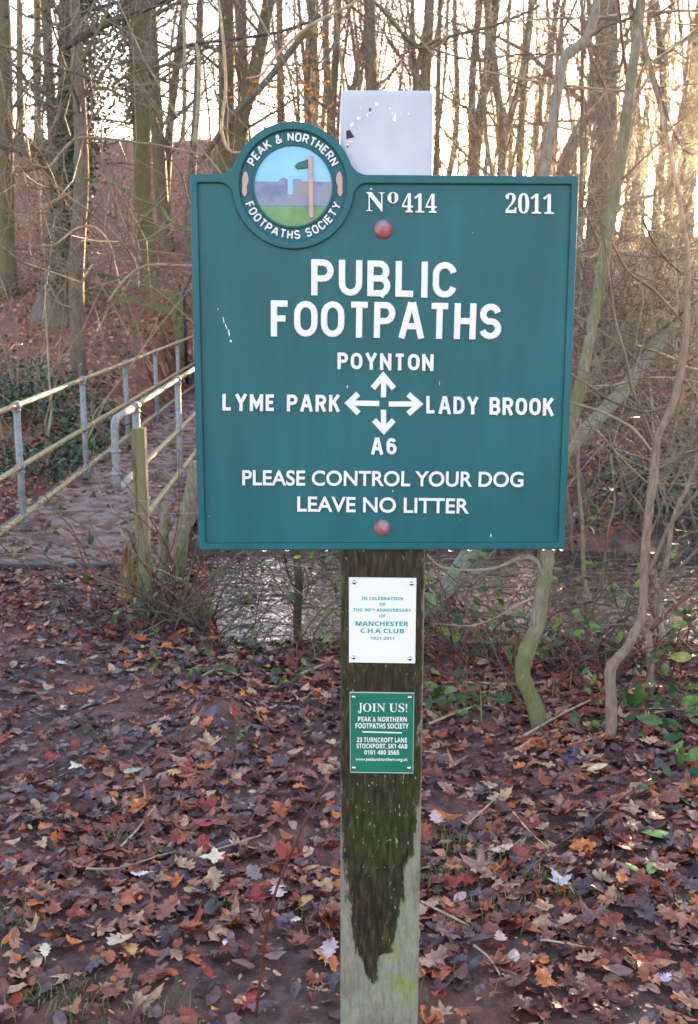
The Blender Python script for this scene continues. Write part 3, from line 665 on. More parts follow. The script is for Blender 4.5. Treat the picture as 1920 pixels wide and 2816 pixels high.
# ------------------------------------------------------------------ footbridge
DZ = -.15
M['galv'] = noisy('galvanised_steel', (.13, .145, .165), (.21, .225, .25), 20, .5, .15, c3=(.20, .20, .14), spec=.5)
M['galv_green'] = noisy('weathered_steel_rail', (.20, .165, .075), (.33, .275, .14), 14, .42, .15, c3=(.15, .15, .07), spec=.3)
M['deck'] = noisy('muddy_deck', (.13, .078, .058), (.29, .20, .16), 3.5, .85, .9, spec=.12, c3=(.15, .10, .075), bscale=35, detail=10, lo=.38, hi=.62)
M['tar'] = noisy('dark_edge', (.03, .032, .036), (.06, .06, .062), 20, .5, .2)
bridge = thing('footbridge', 'muddy concrete footbridge with grey steel pipe railings over the stream', 'footbridge', (bridge_x(6.67), 6.67, DZ))
def bx(l, y): return l-.02*y
m = MB(); Y0, Y1 = 6.67, 18.6
nseg = 24
for i in range(nseg):
    a, b = Y0+.05+(Y1-Y0-.05)*i/nseg, Y0+.05+(Y1-Y0-.05)*(i+1)/nseg
q = [(bx(-2.42, Y0+.05), Y0+.05), (bx(-1.10, Y0+.05), Y0+.05), (bx(-1.10, Y1), Y1), (bx(-2.42, Y1), Y1)]
b0 = len(m.v)
for z in (DZ-.18, DZ):
    for x, y in q: m.v.append((x, y, z))
m.f += [(0, 3, 2, 1), (4, 5, 6, 7), (0, 1, 5, 4), (1, 2, 6, 5), (2, 3, 7, 6), (3, 0, 4, 7)]
keep(m.build('deck', M['deck'], None, False), bridge)
m = MB(); m.box((bx(-1.86, 6.69), 6.69, DZ-.06), (1.46, .05, .135)); keep(m.build('edge_board', M['tar'], None, False, .006), bridge)
def railing(lat, rails, posts, zr, y0, y1, label):
    m = MB()
    for h in zr: m.tube([(bx(lat, y), y, DZ+h) for y in np.linspace(y0, y1, 14)], .021, 8)
    r = keep(m.build('railing', M['galv_green'], None), bridge); r['label'] = label
    for y in posts:
        p = MB(); p.tube([(bx(lat, y), y, DZ-.10), (bx(lat, y), y, DZ+zr[0]-.01)], .026, 10)
        for h in zr: p.tube([(bx(lat, y), y, DZ+h-.045), (bx(lat, y), y, DZ+h-.028)], .034, 10); p.tube([(bx(lat, y-.04), y-.04, DZ+h), (bx(lat, y+.04), y+.04, DZ+h)], .031, 10)
        o = p.build('post', M['galv'], r); o.matrix_parent_inverse = (r.matrix_parent_inverse).inverted() if False else Matrix.Identity(4)
    return r
lp = [7.64+2.1*i for i in range(6)]
railing(-2.2, 3, lp, (.91, .47, .11), 5.2, 18.5, 'left pipe railing running the whole length of the footbridge')
rr_ = railing(-1.3, 3, [7.32+2.1*i for i in range(6)], (.94, .50, .13), 7.1, 18.5, 'right pipe railing with rounded loop at its near end')
m = MB()
yy = 6.56; pts = []
pts += [(bx(-1.3, 7.15), 7.15, DZ+.94), (bx(-1.3, yy+.08), yy+.08, DZ+.94)]
for i in range(1, 6):
    a = i/6*math.pi/2; pts.append((bx(-1.3, yy), yy+.08-.08*math.sin(a), DZ+.94-.08+.08*math.cos(a)))
pts += [(bx(-1.3, yy), yy, DZ+.86), (bx(-1.3, yy), yy, DZ+.58)]
for i in range(1, 6):
    a = i/6*math.pi/2; pts.append((bx(-1.3, yy), yy+.08-.08*math.cos(a), DZ+.58-.08*math.sin(a)))
pts += [(bx(-1.3, yy+.08), yy+.08, DZ+.50), (bx(-1.3, 7.15), 7.15, DZ+.50)]
m.tube(pts, .024, 10)
m.tube([(bx(-1.3, yy), yy, DZ+.74), (bx(-1.3, yy), yy, DZ+.757)], .034, 10)
m.tube([(bx(-1.3, yy), yy, DZ+.60), (bx(-1.3, yy), yy, DZ+.617)], .034, 10)
o = m.build('end_loop', M['galv'], rr_)

# wooden fence post by the bridge with wire, splintered stump, far fence, steps
M['fence'] = noisy('algae_green_wood', (.07, .065, .035), (.17, .145, .085), 45, .85, .7, (1, 1, .12), c3=(.12, .14, .045), detail=9)
M['fence_moss'] = noisy('mossy_fence_wood', (.06, .065, .025), (.12, .115, .05), 12, .9, .4, c3=(.09, .11, .03))
M['splinter'] = noisy('split_yellow_wood', (.10, .06, .025), (.36, .23, .06), 60, .8, .7, (1, 1, .1), c3=(.20, .12, .04))
fx, fy = at(402, 1690, 5.5).x, 5.5
fp = thing('fence_post', 'short square weathered wooden fence post with wire beside the footbridge', 'fence post', (fx, fy, gz(fx, fy)))
m = MB(); m.box((0, 0, .33), (.068, .065, 1.32)); m.build('timber', M['fence'], fp, False, .004)
m = MB()
for z in (.62, .55):
    m.tube([(-.037, -.036, z), (.037, -.036, z-.008), (.037, .036, z), (-.037, .036, z+.006), (-.037, -.036, z)], .0022, 5)
m.tube([(.037, -.036, z), (.6, .25, z-.06), (1.1, .4, z-.20)], .0018, 4)
m.build('wire', M['galv'], fp)
sx, sy = at(352, 1610, 5.75).x, 5.75
st = MB(); rr = random.Random(11)
st.tube([(0, 0, -.1), (.01, 0, .12), (.02, .01, .22)], [.075, .065, .03], 9)
for i in range(60):
    a = rr.uniform(0, 6.28); r_ = rr.uniform(.02, .07); h = rr.uniform(.08, .36)
    st.tube([(r_*math.cos(a), r_*math.sin(a), -.05), (r_*math.cos(a)*.9+.02, r_*math.sin(a)*.9, h*.6), (r_*math.cos(a)*.9+.05, r_*math.sin(a)*.6, h)], [.012, .010, .003], 3)
o = st.build('splintered_stump', M['splinter'], None, False); o.location = (sx, sy, gz(sx, sy)); tag(o, 'broken stump of split yellow wood left of the fence post', 'stump')
def fence_rail():
    Yf = 18.8; p = at(491, 940, Yf)
    t = thing('wooden_fence', 'mossy two-rail wooden fence on the bank beyond the footbridge', 'fence', (p.x, Yf, p.z))
    m = MB(); a, b = at(491, 808, Yf), at(491, 985, Yf); m.box((a+b)/2, (.15, .12, (a-b).length), None); keep(m.build('post', M['fence_moss'], None, False, .01), t)
    for (x0, y0, d0), (x1, y1, d1) in (((232, 742, 21), (488, 822, Yf-.1)), ((245, 785, 21), (488, 862, Yf-.1))):
        A, B = at(x0, y0, d0), at(x1, y1, d1); m = MB(); d = B-A
        Mx = d.to_track_quat('X', 'Z').to_matrix(); m.box((A+B)/2, (d.length, .05, .13), Mx); keep(m.build('rail', M['fence_moss'], None, False, .008), t)
    A = at(236, 735, 21); m = MB(); m.box((A.x, A.y, A.z-.45), (.13, .12, 1.3)); keep(m.build('post', M['fence_moss'], None, False, .01), t)
fence_rail()
stp = thing('timber_steps', 'dark timber steps climbing the bank at the far end of the footbridge', 'steps', (bridge_x(18.8), 18.8, DZ))
for i in range(4):
    m = MB(); y = 18.75+.42*i; m.box((bridge_x(y), y, DZ+.06+.17*i), (1.25, .09, .2)); keep(m.build('riser', M['tar'], None, False, .008), stp)
    m = MB(); m.box((bridge_x(y), y+.23, DZ+.02+.17*i), (1.2, .36, .2)); keep(m.build('tread', M['deck'], None, False, .008), stp)
hr = thing('handrail', 'thin black metal handrail post beside the far steps', 'handrail', (bx(-2.30, 19), 19, .2))
m = MB(); A = at(507, 800, 19.0); m.tube([(A.x, 19, A.z), (A.x, 19, A.z-1.6)], .028, 8); m.tube([(A.x, 19, A.z-.02), (A.x+.08, 21, A.z+.75)], .022, 8); keep(m.build('rail', M['dark'], None), hr)

# ------------------------------------------------------------------ bare trees
def grow(seed, H, r0, nl, spread=.5, low=.1, fork=False, tw=8):
    """returns trunk and twig builders for one bare woodland tree standing at the origin"""
    R_ = random.Random(seed); tr, cr = MB(), MB()
    n = 16; px_, py_ = 0, 0; pts = []; ang = R_.uniform(0, 6.28); lean = R_.uniform(0, .09)
    for i in range(n+1):
        h = H*i/n; px_ = lean*h*math.cos(ang)+.22*math.sin(h*.6+seed)*min(1, h/3); py_ = lean*h*math.sin(ang)+.22*math.cos(h*.5+seed)*min(1, h/3)
        pts.append(Vector((px_, py_, h)))
    pts = [Vector((pts[0].x, pts[0].y, -.4))]+pts[0:1]+[Vector((pts[0].x, pts[0].y, .35))]+pts[1:]
    rs = [r0*1.5, r0*1.35, r0*1.08]+[r0*(1-.8*(i/n)) for i in range(1, n+1)]
    tr.tube(pts, rs, 9)
    def twig(b, d, ln, r, lev):
        k = 4; p = Vector(b); q = [p.copy()]; dd = Vector(d)
        for i in range(k):
            dd = (dd+Vector((R_.gauss(0, .22), R_.gauss(0, .22), R_.gauss(.06, .18)))).normalized(); p = p+dd*ln/k; q.append(p.copy())
        cr.tube(q, [r*(1-.75*i/k) for i in range(k+1)], 3, False)
        if lev > 0:
            for j in range(R_.randint(2, 4)):
                b2 = q[R_.randint(1, k)]; a = R_.uniform(0, 6.28)
                twig(b2, (dd+Vector((math.cos(a)*.9, math.sin(a)*.9, R_.uniform(-.3, .6)))).normalized(), ln*R_.uniform(.4, .65), r*.55, lev-1)
    for j in range(nl):
        h = H*(low+(1-low)*(j+R_.random())/nl*.95); i = min(int(h/H*n), n-1); f = h/H*n-i; b = pts[i+2].lerp(pts[min(i+3, len(pts)-1)], f)
        a = R_.uniform(0, 6.28); ln = (.16+.2*R_.random())*H*(1-.65*h/H)*spread*1.6; el = R_.uniform(.25, 1.1)
        d = Vector((math.cos(a)*math.cos(el), math.sin(a)*math.cos(el), math.sin(el))); r = r0*(1-.8*h/H)*R_.uniform(.22, .45)
        k = 7; p = b.copy(); q = [p.copy()]
        for s in range(k):
            d = (d+Vector((R_.gauss(0, .14), R_.gauss(0, .14), .08))).normalized(); p = p+d*ln/k; q.append(p.copy())
        tr.tube(q, [max(r*(1-.8*s/k), .006) for s in range(k+1)], 5, False)
        for s in range(tw):
            i2 = R_.randint(1, k); a2 = R_.uniform(0, 6.28)
            twig(q[i2], (d*.5+Vector((math.cos(a2), math.sin(a2), R_.uniform(-.2, .7)))).normalized(), R_.uniform(.6, 1.5)*ln*.32+.25, max(r*.28*(1-.5*i2/k), .007), 1)
    return tr, cr
TPL = []
for i, (H, r0, nl, sp_, lo) in enumerate([(15, .12, 17, .42, .10), (17, .15, 16, .4, .14), (13, .085, 17, .42, .08), (16, .11, 15, .45, .12), (14, .065, 16, .36, .1), (18, .19, 16, .42, .16), (12, .05, 17, .42, .06)]):
    tr, cr = grow(100+i, H, r0, nl, sp_, lo); TPL.append((tr, cr, r0))
_tp = {}
def plant_tree(kind, p, rz, sc, label, group, lean=(0, 0), mossy=False, ws=1.0):
    tr, cr, r0 = TPL[kind]; key = (kind, mossy)
    if key not in _tp:
        me = bpy.data.meshes.new('trunk'); me.from_pydata(tr.v, [], tr.f); me.update(); me.materials.append(M['bark_moss'] if mossy else M['bark']); me.polygons.foreach_set('use_smooth', [True]*len(me.polygons))
        m2 = bpy.data.meshes.new('crown'); m2.from_pydata(cr.v, [], cr.f); m2.update(); m2.materials.append(M['twig']); _tp[key] = (me, m2)
    t = thing('bare_tree', label, 'tree', (p[0], p[1], p[2]-.05), group); t.rotation_euler = (lean[0], lean[1], rz); t.scale = (sc*ws, sc*ws, sc)
    for nm, me in zip(('trunk', 'crown'), _tp[key]):
        o = bpy.data.objects.new(nm, me); COL.objects.link(o); o.parent = t
    return t

def wpath(pp, Y, n=4):                  # photograph pixels at given depths -> points in the world
    k = len(pp); Ys = np.interp(np.linspace(0, 1, k), np.linspace(0, 1, len(Y)), Y) if hasattr(Y, '__len__') else [Y]*k
    return smooth_path([at(x, y, d) for (x, y), d in zip(pp, Ys)], n), Ys
def wrad(ws, Ys, m):
    r = [w/2/FPX*d for w, d in zip(np.interp(np.linspace(0, 1, len(Ys)), np.linspace(0, 1, len(ws)), ws), Ys)]
    return list(np.interp(np.linspace(0, 1, m), np.linspace(0, 1, len(r)), r))
def spray(mb, b, d, ln, r, R_, lev=1, wob=.25, n=3, kids=(2, 4), up=.04):
    k = 5; p = Vector(b); q = [p.copy()]; dd = Vector(d).normalized()
    for i in range(k):
        dd = (dd+Vector((R_.gauss(0, wob), R_.gauss(0, wob), R_.gauss(up, wob)))).normalized(); p = p+dd*ln/k; q.append(p.copy())
    mb.tube(q, [r*(1-.7*i/k) for i in range(k+1)], n, False)
    if lev:
        for j in range(R_.randint(*kids)):
            e = Vector((R_.gauss(0, 1), R_.gauss(0, 1), R_.gauss(.2, 1))).normalized()
            spray(mb, q[R_.randint(1, k)], dd+e*.9, ln*R_.uniform(.35, .65), r*.6, R_, lev-1, wob, n, kids, up)

def traced_tree(name, label, pp, ws, Y, m, limbs=10, seed=1, cat='tree', group=None, lmin=.1, twl=1.2, low=None):
    R_ = random.Random(seed); pts, Ys = wpath(pp, Y); rs = wrad(ws, Ys, len(pts))
    b = pts[0]; pts = [b+Vector((0, 0, -.35))]+pts; rs = [rs[0]*1.15]+rs
    t = thing(name, label, cat, b, group); mb = MB(); mb.tube(pts, rs, 12); cr = MB()
    for j in range(limbs):
        i = R_.randint(int(len(pts)*lmin)+1, len(pts)-1); a = R_.uniform(0, 6.28); el = R_.uniform(0, .9)
        d = Vector((math.cos(a)*math.cos(el), math.sin(a)*math.cos(el), math.sin(el))); ln = R_.uniform(.8, 2.6)*twl; r = rs[i]*R_.uniform(.12, .3)
        k = 6; p = pts[i].copy(); q = [p.copy()]
        for s_ in range(k):
            d = (d+Vector((R_.gauss(0, .18), R_.gauss(0, .18), R_.gauss(.03, .15)))).normalized(); p = p+d*ln/k; q.append(p.copy())
        mb.tube(q, [max(r*(1-.75*s_/k), .004) for s_ in range(k+1)], 5, False)
        for s_ in range(5):
            e = Vector((R_.gauss(0, 1), R_.gauss(0, 1), R_.gauss(.2, .8))).normalized()
            spray(cr, q[R_.randint(1, k)], d*.6+e, ln*R_.uniform(.25, .5), max(r*.3, .004), R_, 1)
    o = mb.build('trunk', m, None); keep(o, t)
    if cr.v: keep(cr.build('crown', M['twig'], None), t)
    return t, pts, rs
def hY(x, y): return hit(x, y).y

# --- leaf shapes
def shape(pts): return np.array(pts, float)
OAK = shape([(0, -.5), (.05, -.36), (.16, -.32), (.12, -.22), (.26, -.14), (.17, -.04), (.33, .08), (.20, .16), (.28, .30), (.14, .34), (.12, .46), (0, .5),
             (-.12, .46), (-.14, .34), (-.28, .30), (-.20, .16), (-.33, .08), (-.17, -.04), (-.26, -.14), (-.12, -.22), (-.16, -.32), (-.05, -.36)])
def lobed():
    pts = []
    for a, l, w in ((-55, .40, 20), (8, .50, 24), (90, .56, 25), (172, .50, 24), (235, .40, 20)):
        for da, k in ((-w, .52), (-w*.55, .80), (-w*.35, .76), (0, 1.0), (w*.35, .76), (w*.55, .80), (w, .52)):
            pts.append((l*k*math.cos(rad(a+da)), l*k*math.sin(rad(a+da))))
    return shape(pts+[(-.02, -.16), (.02, -.16)])
MAPLE = lobed()
OVAL = shape([(0, -.5), (.14, -.36), (.24, -.1), (.22, .15), (.12, .36), (0, .5), (-.12, .36), (-.22, .15), (-.24, -.1), (-.14, -.36)])
QUAD = shape([(0, -.5), (.3, -.12), (.22, .28), (0, .5), (-.22, .28), (-.3, -.12)])
def scatter(name, m, P, size, shp, tilt=.35, curl=.5, nrm=None, fold=None, parent=None, lift=.004):
    """one mesh holding a leaf of outline shp at every point of P"""
    N = len(P); V = len(shp)
    T = np.concatenate([[[0, 0]], shp]); r2 = (T**2).sum(1)
    cu = RNG.normal(0, curl, N)[:, None]; be = RNG.normal(0, curl, N)[:, None]; tw = RNG.normal(0, curl*.8, N)[:, None]
    x = T[None, :, 0]*np.ones((N, 1)); y = T[None, :, 1]*np.ones((N, 1))
    z = cu*r2[None]*1.2 + be*x**2*2.0 + tw*x*y*1.5 + RNG.normal(0, .03, (N, V+1))
    s = np.asarray(size)[:, None] if hasattr(size, '__len__') else size
    p = np.stack([x*s, y*s, z*s], -1)
    th = RNG.uniform(0, 2*np.pi, N); ax = RNG.normal(0, tilt, N); ay = RNG.normal(0, tilt, N)
    def rot(a, i, j):
        c, s_ = np.cos(a)[:, None], np.sin(a)[:, None]; u, w = p[..., i].copy(), p[..., j].copy(); p[..., i] = c*u-s_*w; p[..., j] = s_*u+c*w
    rot(th, 0, 1); rot(ax, 1, 2); rot(ay, 0, 2)
    if nrm is not None:
        p[..., 2] += -(nrm[:, 0:1]*p[..., 0]+nrm[:, 1:2]*p[..., 1])
        p[..., 2] += np.maximum(0, -p[..., 2].min(1, keepdims=True)*.0)
    p += P[:, None, :]; p[..., 2] += lift
    me = bpy.data.meshes.new(name); nv = N*(V+1); me.vertices.add(nv); me.vertices.foreach_set('co', p.reshape(-1))
    k = np.arange(V); tri = np.stack([np.zeros(V, int), k+1, (k+1) % V+1], -1)
    f = (tri[None]+(np.arange(N)*(V+1))[:, None, None]).reshape(-1)
    me.loops.add(len(f)); me.loops.foreach_set('vertex_index', f); nf = N*V
    me.polygons.add(nf); me.polygons.foreach_set('loop_start', np.arange(nf)*3); me.update(calc_edges=True)
    return link(name, me, m, parent, True)
def slope(x, y): return np.stack([(g(x-.05, y)-g(x+.05, y))/.1, (g(x, y-.05)-g(x, y+.05))/.1], -1)

# ------------------------------------------------------------------ leaf litter
def field(n, y0, y1, wid, f):
    y = RNG.uniform(y0, y1, n); x = RNG.uniform(-1, 1, n)*(wid*y+.7); k = f(x, y) > RNG.uniform(0, 1, n); return x[k], y[k]
def bare(x, y):              # trodden mud, the mole hill, the stream: fewer leaves
    d = np.ones_like(x); w = .5+.5*np.sin(7*x+3*y+1)*np.sin(5.5*y-4*x)
    d *= 1-np.exp(-(((x+.35)/.55)**2+((y-1.85)/.36)**2))*np.where(w > .3, .9, .4)
    d *= 1-np.exp(-(((x-.50)/.42)**2+((y-1.85)/.33)**2))*np.where(w > .3, .9, .4)
    d *= 1-.95*np.exp(-(((x+.49)/.12)**2+((y-3.95)/.17)**2))
    d *= 1-.9*np.exp(-(((x+1.85)/.45)**2+((y-5.1)/.45)**2))
    d *= 1-.72*np.exp(-(((x+1.05)/.5)**2+((y-4.0)/1.1)**2))*np.where(w > .4, 1, .7)
    d *= np.where(y < 2.5, .62, 1); z = g(x, y); d *= np.where((z < -.5) & (y < 9.5), .04, 1)
    return np.clip(d*(.70+.30*np.sin(3.1*x+1.2*y)*np.sin(2.3*y-1.1*x)), 0, 1)
litter = []
def lay(name, n, y0, y1, wid, shp, s0, s1, tilt, curl, m='litter', lift=.006, f=bare):
    x, y = field(n, y0, y1, wid, f); z = g(x, y)+RNG.uniform(0, .022, len(x))
    o = scatter(name, M[m], np.stack([x, y, z], -1), RNG.uniform(s0, s1, len(x)), shp, tilt, curl, slope(x, y), lift=lift)
    litter.append(o)
lay('leaf_litter', 11000, 1.2, 7.2, .40, OAK, .045, .105, .2, .5)
lay('leaf_litter', 3600, 1.2, 7.2, .40, MAPLE, .05, .11, .2, .5)
lay('leaf_litter', 9000, 1.2, 7.2, .40, OVAL, .035, .075, .18, .5)
lay('leaf_litter', 4000, 1.2, 4.5, .40, QUAD, .018, .04, .3, .4)
lay('leaf_litter', 9000, 1.2, 5.2, .40, QUAD, .008, .022, .4, .5, f=lambda x, y: np.where(g(x, y) < -.5, 0., .8))
litter_near, litter = litter, []
path_ = lambda x, y: bare(x, y)*np.exp(-(((x+.95+.12*(y-4))/.55)**2+((y-4.3)/1.0)**2))
lay('w', 9000, 2.6, 6.4, .40, OAK, .035, .075, .15, .4, f=path_); lay('w', 9000, 2.6, 6.4, .40, OVAL, .03, .06, .15, .4, f=path_); lay('w', 9000, 2.6, 6.4, .40, QUAD, .012, .03, .2, .4, f=path_)
litter_wet, litter = litter, []
lay('leaf_litter', 26000, 7.2, 15, .52, QUAD, .05, .095, .4, .5, lift=.03)
litter_near += litter; litter = []
lay('leaf_litter', 46000, 15, 46, .52, QUAD, .07, .13, .45, .5, lift=.07)
# leaves along the bridge deck and its edges
n = 1900; yb = RNG.uniform(6.7, 18.4, n); lat = np.where(RNG.uniform(0, 1, n) < .75, np.where(RNG.uniform(0, 1, n) < .5, -2.40+np.abs(RNG.normal(0, .22, n)), -1.12-np.abs(RNG.normal(0, .26, n))), RNG.uniform(-2.3, -1.2, n))
litter.append(scatter('leaf_litter', M['litter'], np.stack([lat-.02*yb, yb, np.full(n, DZ+.006)], -1), RNG.uniform(.04, .085, n), OAK, .2, .4))
def merge(objs, name, m, label):
    bm = bmesh.new()
    for o in objs: bm.from_mesh(o.data)
    me = bpy.data.meshes.new(name); bm.to_mesh(me); bm.free(); me.materials.clear()
    for o in objs: d = o.data; bpy.data.objects.remove(o); bpy.data.meshes.remove(d)
    tag(link(name, me, M[m]), label, 'leaf litter', kind='stuff')
merge(litter_near+litter[1:], 'leaf_litter', 'litter', 'brown, red and purple fallen leaves covering the ground around the post')
merge(litter_wet, 'wet_leaves', 'litter_wet', 'dark slate grey trodden wet leaves on the path left of the post')
merge(litter[:1], 'hillside_leaves', 'litter_far', 'pinkish brown fallen leaves covering the wooded slope beyond the stream')

# conspicuous single leaves
def big_leaf(x, y, size, col, shp, label, name='fallen_leaf', rz=None, tilt=.15):
    p = hit(x, y); R_ = random.Random(int(x*7+y)); s = size/FPX*p.y*1.15
    T = np.concatenate([[[0, 0]], shp]); m_ = MB(); c1, c2 = R_.uniform(-.5, .6), R_.uniform(-.6, .6)
    rim = []
    m_.v = [(u*s, v*s, s*(c1*(u*u+v*v)+c2*u*u*1.5+.3*c1*u*v)) for u, v in T]
    k = len(shp); m_.f = [(0, i+1, (i+1) % k+1) for i in range(k)]
    st = len(m_.v); w = .012*s
    m_.v += [(-w, -.45*s, .02*s+s*c1*.2), (w, -.45*s, .02*s+s*c1*.2), (w*.8, -.75*s, .03*s), (-w*.8, -.75*s, .03*s)]; m_.f.append((st, st+1, st+2, st+3))
    o = m_.build(name, leafc(col)); mod = o.modifiers.new('thickness', 'SOLIDIFY'); mod.thickness = .0006
    sl_ = slope(np.array([p.x]), np.array([p.y]))[0]
    o.location = (p.x, p.y, p.z+.022+.1*s); o.rotation_euler = (R_.uniform(-tilt, tilt)+.12, R_.uniform(-tilt, tilt), R_.uniform(0, 6.28) if rz is None else rz)
    return tag(o, label, 'leaf')
CREAM, WHT, PNK, YEL, ORG, RED, GRN = (.62, .50, .33), (.62, .55, .50), (.50, .33, .28), (.46, .27, .07), (.48, .15, .035), (.30, .05, .04), (.20, .34, .08)
for a in ((595, 2393, 80, CREAM, MAPLE, 'large cream maple leaf lying left of the post in mid ground'), (388, 2432, 52, WHT, OAK, 'small whitish oak leaf beside a pale twig on the mud'),
          (768, 2482, 84, (.58, .44, .38), OAK, 'long pinkish white oak leaf touching the leaning red stem'), (838, 2508, 66, YEL, OAK, 'yellow brown oak leaf right of the leaning red stem'),
          (802, 2562, 52, CREAM, OAK, 'curled pale cream leaf below the yellow brown oak leaf'), (620, 2617, 30, WHT, OAK, 'tiny white leaf on bare mud left of the red stem'),
          (335, 2617, 100, (.50, .36, .24), OAK, 'long tan oak leaf overlapping a yellow leaf'), (364, 2642, 66, YEL, OAK, 'mustard yellow leaf tucked under a long tan oak leaf'),
          (126, 2642, 52, CREAM, OAK, 'narrow cream oak leaf near the lower left corner'), (126, 2307, 64, ORG, OAK, 'bright orange lobed leaf at the left side of the litter'),
          (566, 2300, 66, RED, OVAL, 'crimson rounded leaf left of the post'), (700, 2364, 56, ORG, OAK, 'orange brown curled leaf between twigs left of the red stem'),
          (213, 2137, 50, CREAM, MAPLE, 'pale cream leaf alone among dark purple leaves'), (370, 2141, 66, (.33, .34, .22), OAK, 'greenish grey oak leaf lying flat'),
          (476, 2144, 60, YEL, OAK, 'shining yellow leaf on the dark litter'), (515, 2163, 52, (.38, .07, .06), OVAL, 'dark pink rounded leaf below the shining yellow leaf'),
          (1378, 2363, 66, (.55, .40, .25), OAK, 'cream brown oak leaf right of the post'), (1540, 2470, 80, (.52, .44, .40), MAPLE, 'upright pale grey pink maple leaf right of the post'),
          (1488, 2522, 58, ORG, OAK, 'orange leaf just left of the pale maple leaf'), (1250, 2410, 56, (.45, .17, .04), OAK, 'orange leaf close beside the right edge of the post'),
          (1204, 2282, 66, PNK, OAK, 'pink oak leaf standing against the post'), (1265, 2490, 60, (.42, .26, .22), OVAL, 'pink pointed leaf right of the post'),
          (1225, 2510, 60, (.42, .14, .05), OVAL, 'red orange leaf under the pink pointed leaf'), (1375, 2608, 60, PNK, OAK, 'pink purple oak leaf on the mud right of the post'),
          (1410, 2665, 76, (.42, .30, .26), OVAL, 'broad dusty pink leaf on bare mud'), (905, 2640, 84, (.44, .31, .28), OAK, 'ragged pale pink leaf left of the post foot'),
          (1800, 2278, 66, (.48, .24, .10), OAK, 'tan oak leaf in the sunlit litter at far right'), (1880, 2560, 90, (.32, .10, .06), MAPLE, 'large red brown wet leaf at the right edge'),
          (168, 1624, 42, (.26, .44, .12), MAPLE, 'lime green leaf lying below the bridge edge'), (1830, 2733, 54, (.45, .36, .38), OAK, 'lilac grey leaf near the lower right corner'),
          (170, 1968, 44, CREAM, OAK, 'small buff leaf by the path at left'), (175, 1845, 40, WHT, OAK, 'tiny whitish leaf further up the path'),
          (1640, 2130, 60, (.60, .45, .22), OVAL, 'shiny yellowish leaf behind the pale maple leaf'), (1095, 2755, 50, (.42, .15, .06), OAK, 'rust leaf at the foot of the picture beside the post')):
    big_leaf(*a)
for x, y, s, rz, lab in ((1807, 2323, 92, 1.3, 'broad green dock leaf with a hole on the litter'), (1792, 2418, 62, -.5, 'bright green pointed leaf blade on the right'), (1738, 2408, 48, .7, 'smaller green leaf blade left of the bright pointed one')):
    o = big_leaf(x, y, s, GRN, OVAL, lab, 'green_leaf', rz)

# ------------------------------------------------------------------ sticks on the ground
def stick(pp, w, m, label, name='fallen_twig', dz=.02, kids=0):
    pts = []
    for x, y in pp: p = hit(x, y); pts.append(p+Vector((0, 0, dz+.008)))
    t = MB(); q = smooth_path(pts, 4); r = [w/2/FPX*p.y for p in q]; r = [a*(1-.35*i/len(r)) for i, a in enumerate(r)]; t.tube(q, r, 6)
    R_ = random.Random(int(pp[0][0]))
    for k in range(kids): spray(t, q[R_.randint(1, len(q)-1)], Vector((R_.gauss(0, 1), R_.gauss(0, 1), .3)), .12, r[0]*.5, R_, 0)
    return tag(t.build(name, m), label, 'twig')
for a in (([(335, 2366), (380, 2312), (421, 2262)], 9, M['straw'], 'straight tan stick slanting across the litter at left'), ([(238, 2420), (330, 2415), (420, 2385), (484, 2370)], 7, M['twig_pale'], 'long pale twig lying behind the cream maple leaf'),
          ([(1158, 2514), (1225, 2545), (1285, 2576)], 9, M['straw'], 'tan stick pointing away from the post on its right'), ([(1303, 2636), (1345, 2672), (1374, 2722)], 9, M['straw'], 'short bent brown stick on the mud'),
          ([(1485, 2618), (1510, 2637), (1610, 2640)], 8, M['straw'], 'forked straw coloured twig below the pale maple leaf'), ([(1430, 2440), (1520, 2370), (1600, 2315), (1700, 2225), (1790, 2170)], 7, M['twig_red'], 'long dark red bramble runner lying on the right'),
          ([(1340, 2262), (1450, 2250), (1570, 2256), (1700, 2260)], 7, M['twig_dark'], 'thin dark twig lying level right of the post'), ([(1410, 2255), (1460, 2320), (1510, 2365)], 6, M['straw'], 'thin straw stalk under the dark twig'),
          ([(1290, 2290), (1350, 2240), (1400, 2190)], 6, M['straw'], 'thin straw stalk leaning behind the dark level twig'), ([(820, 1875), (890, 1845)], 10, M['straw'], 'pale broken stick left of the green plaque'),
          ([(1180, 2010), (1250, 1980), (1310, 1960)], 8, M['straw'], 'pale stick right of the white plaque near the bank'), ([(1440, 2050), (1540, 1990), (1625, 1945)], 9, M['straw'], 'long straw coloured stick crossing behind the mossy sapling'),
          ([(1560, 2075), (1640, 2050), (1690, 2030)], 7, M['straw'], 'thin straw stick right of the mossy sapling foot'), ([(1750, 1990), (1800, 2015), (1840, 2040)], 7, M['twig_pale'], 'pale twig under the green leafy plant'),
          ([(1760, 1990), (1830, 1975), (1915, 1965)], 6, M['straw'], 'yellow stalk lying by the green leafy plant'), ([(545, 1890), (610, 1862), (690, 1895)], 7, M['twig_pale'], 'bent pale twig above the mole hill'),
          ([(1280, 1895), (1400, 1900), (1500, 1895)], 7, M['straw'], 'pale stick lying along the bank right of the mossy sapling'), ([(600, 2365), (720, 2330)], 6, M['straw'], 'short straw stalk near the orange curled leaf')):
    stick(*a)

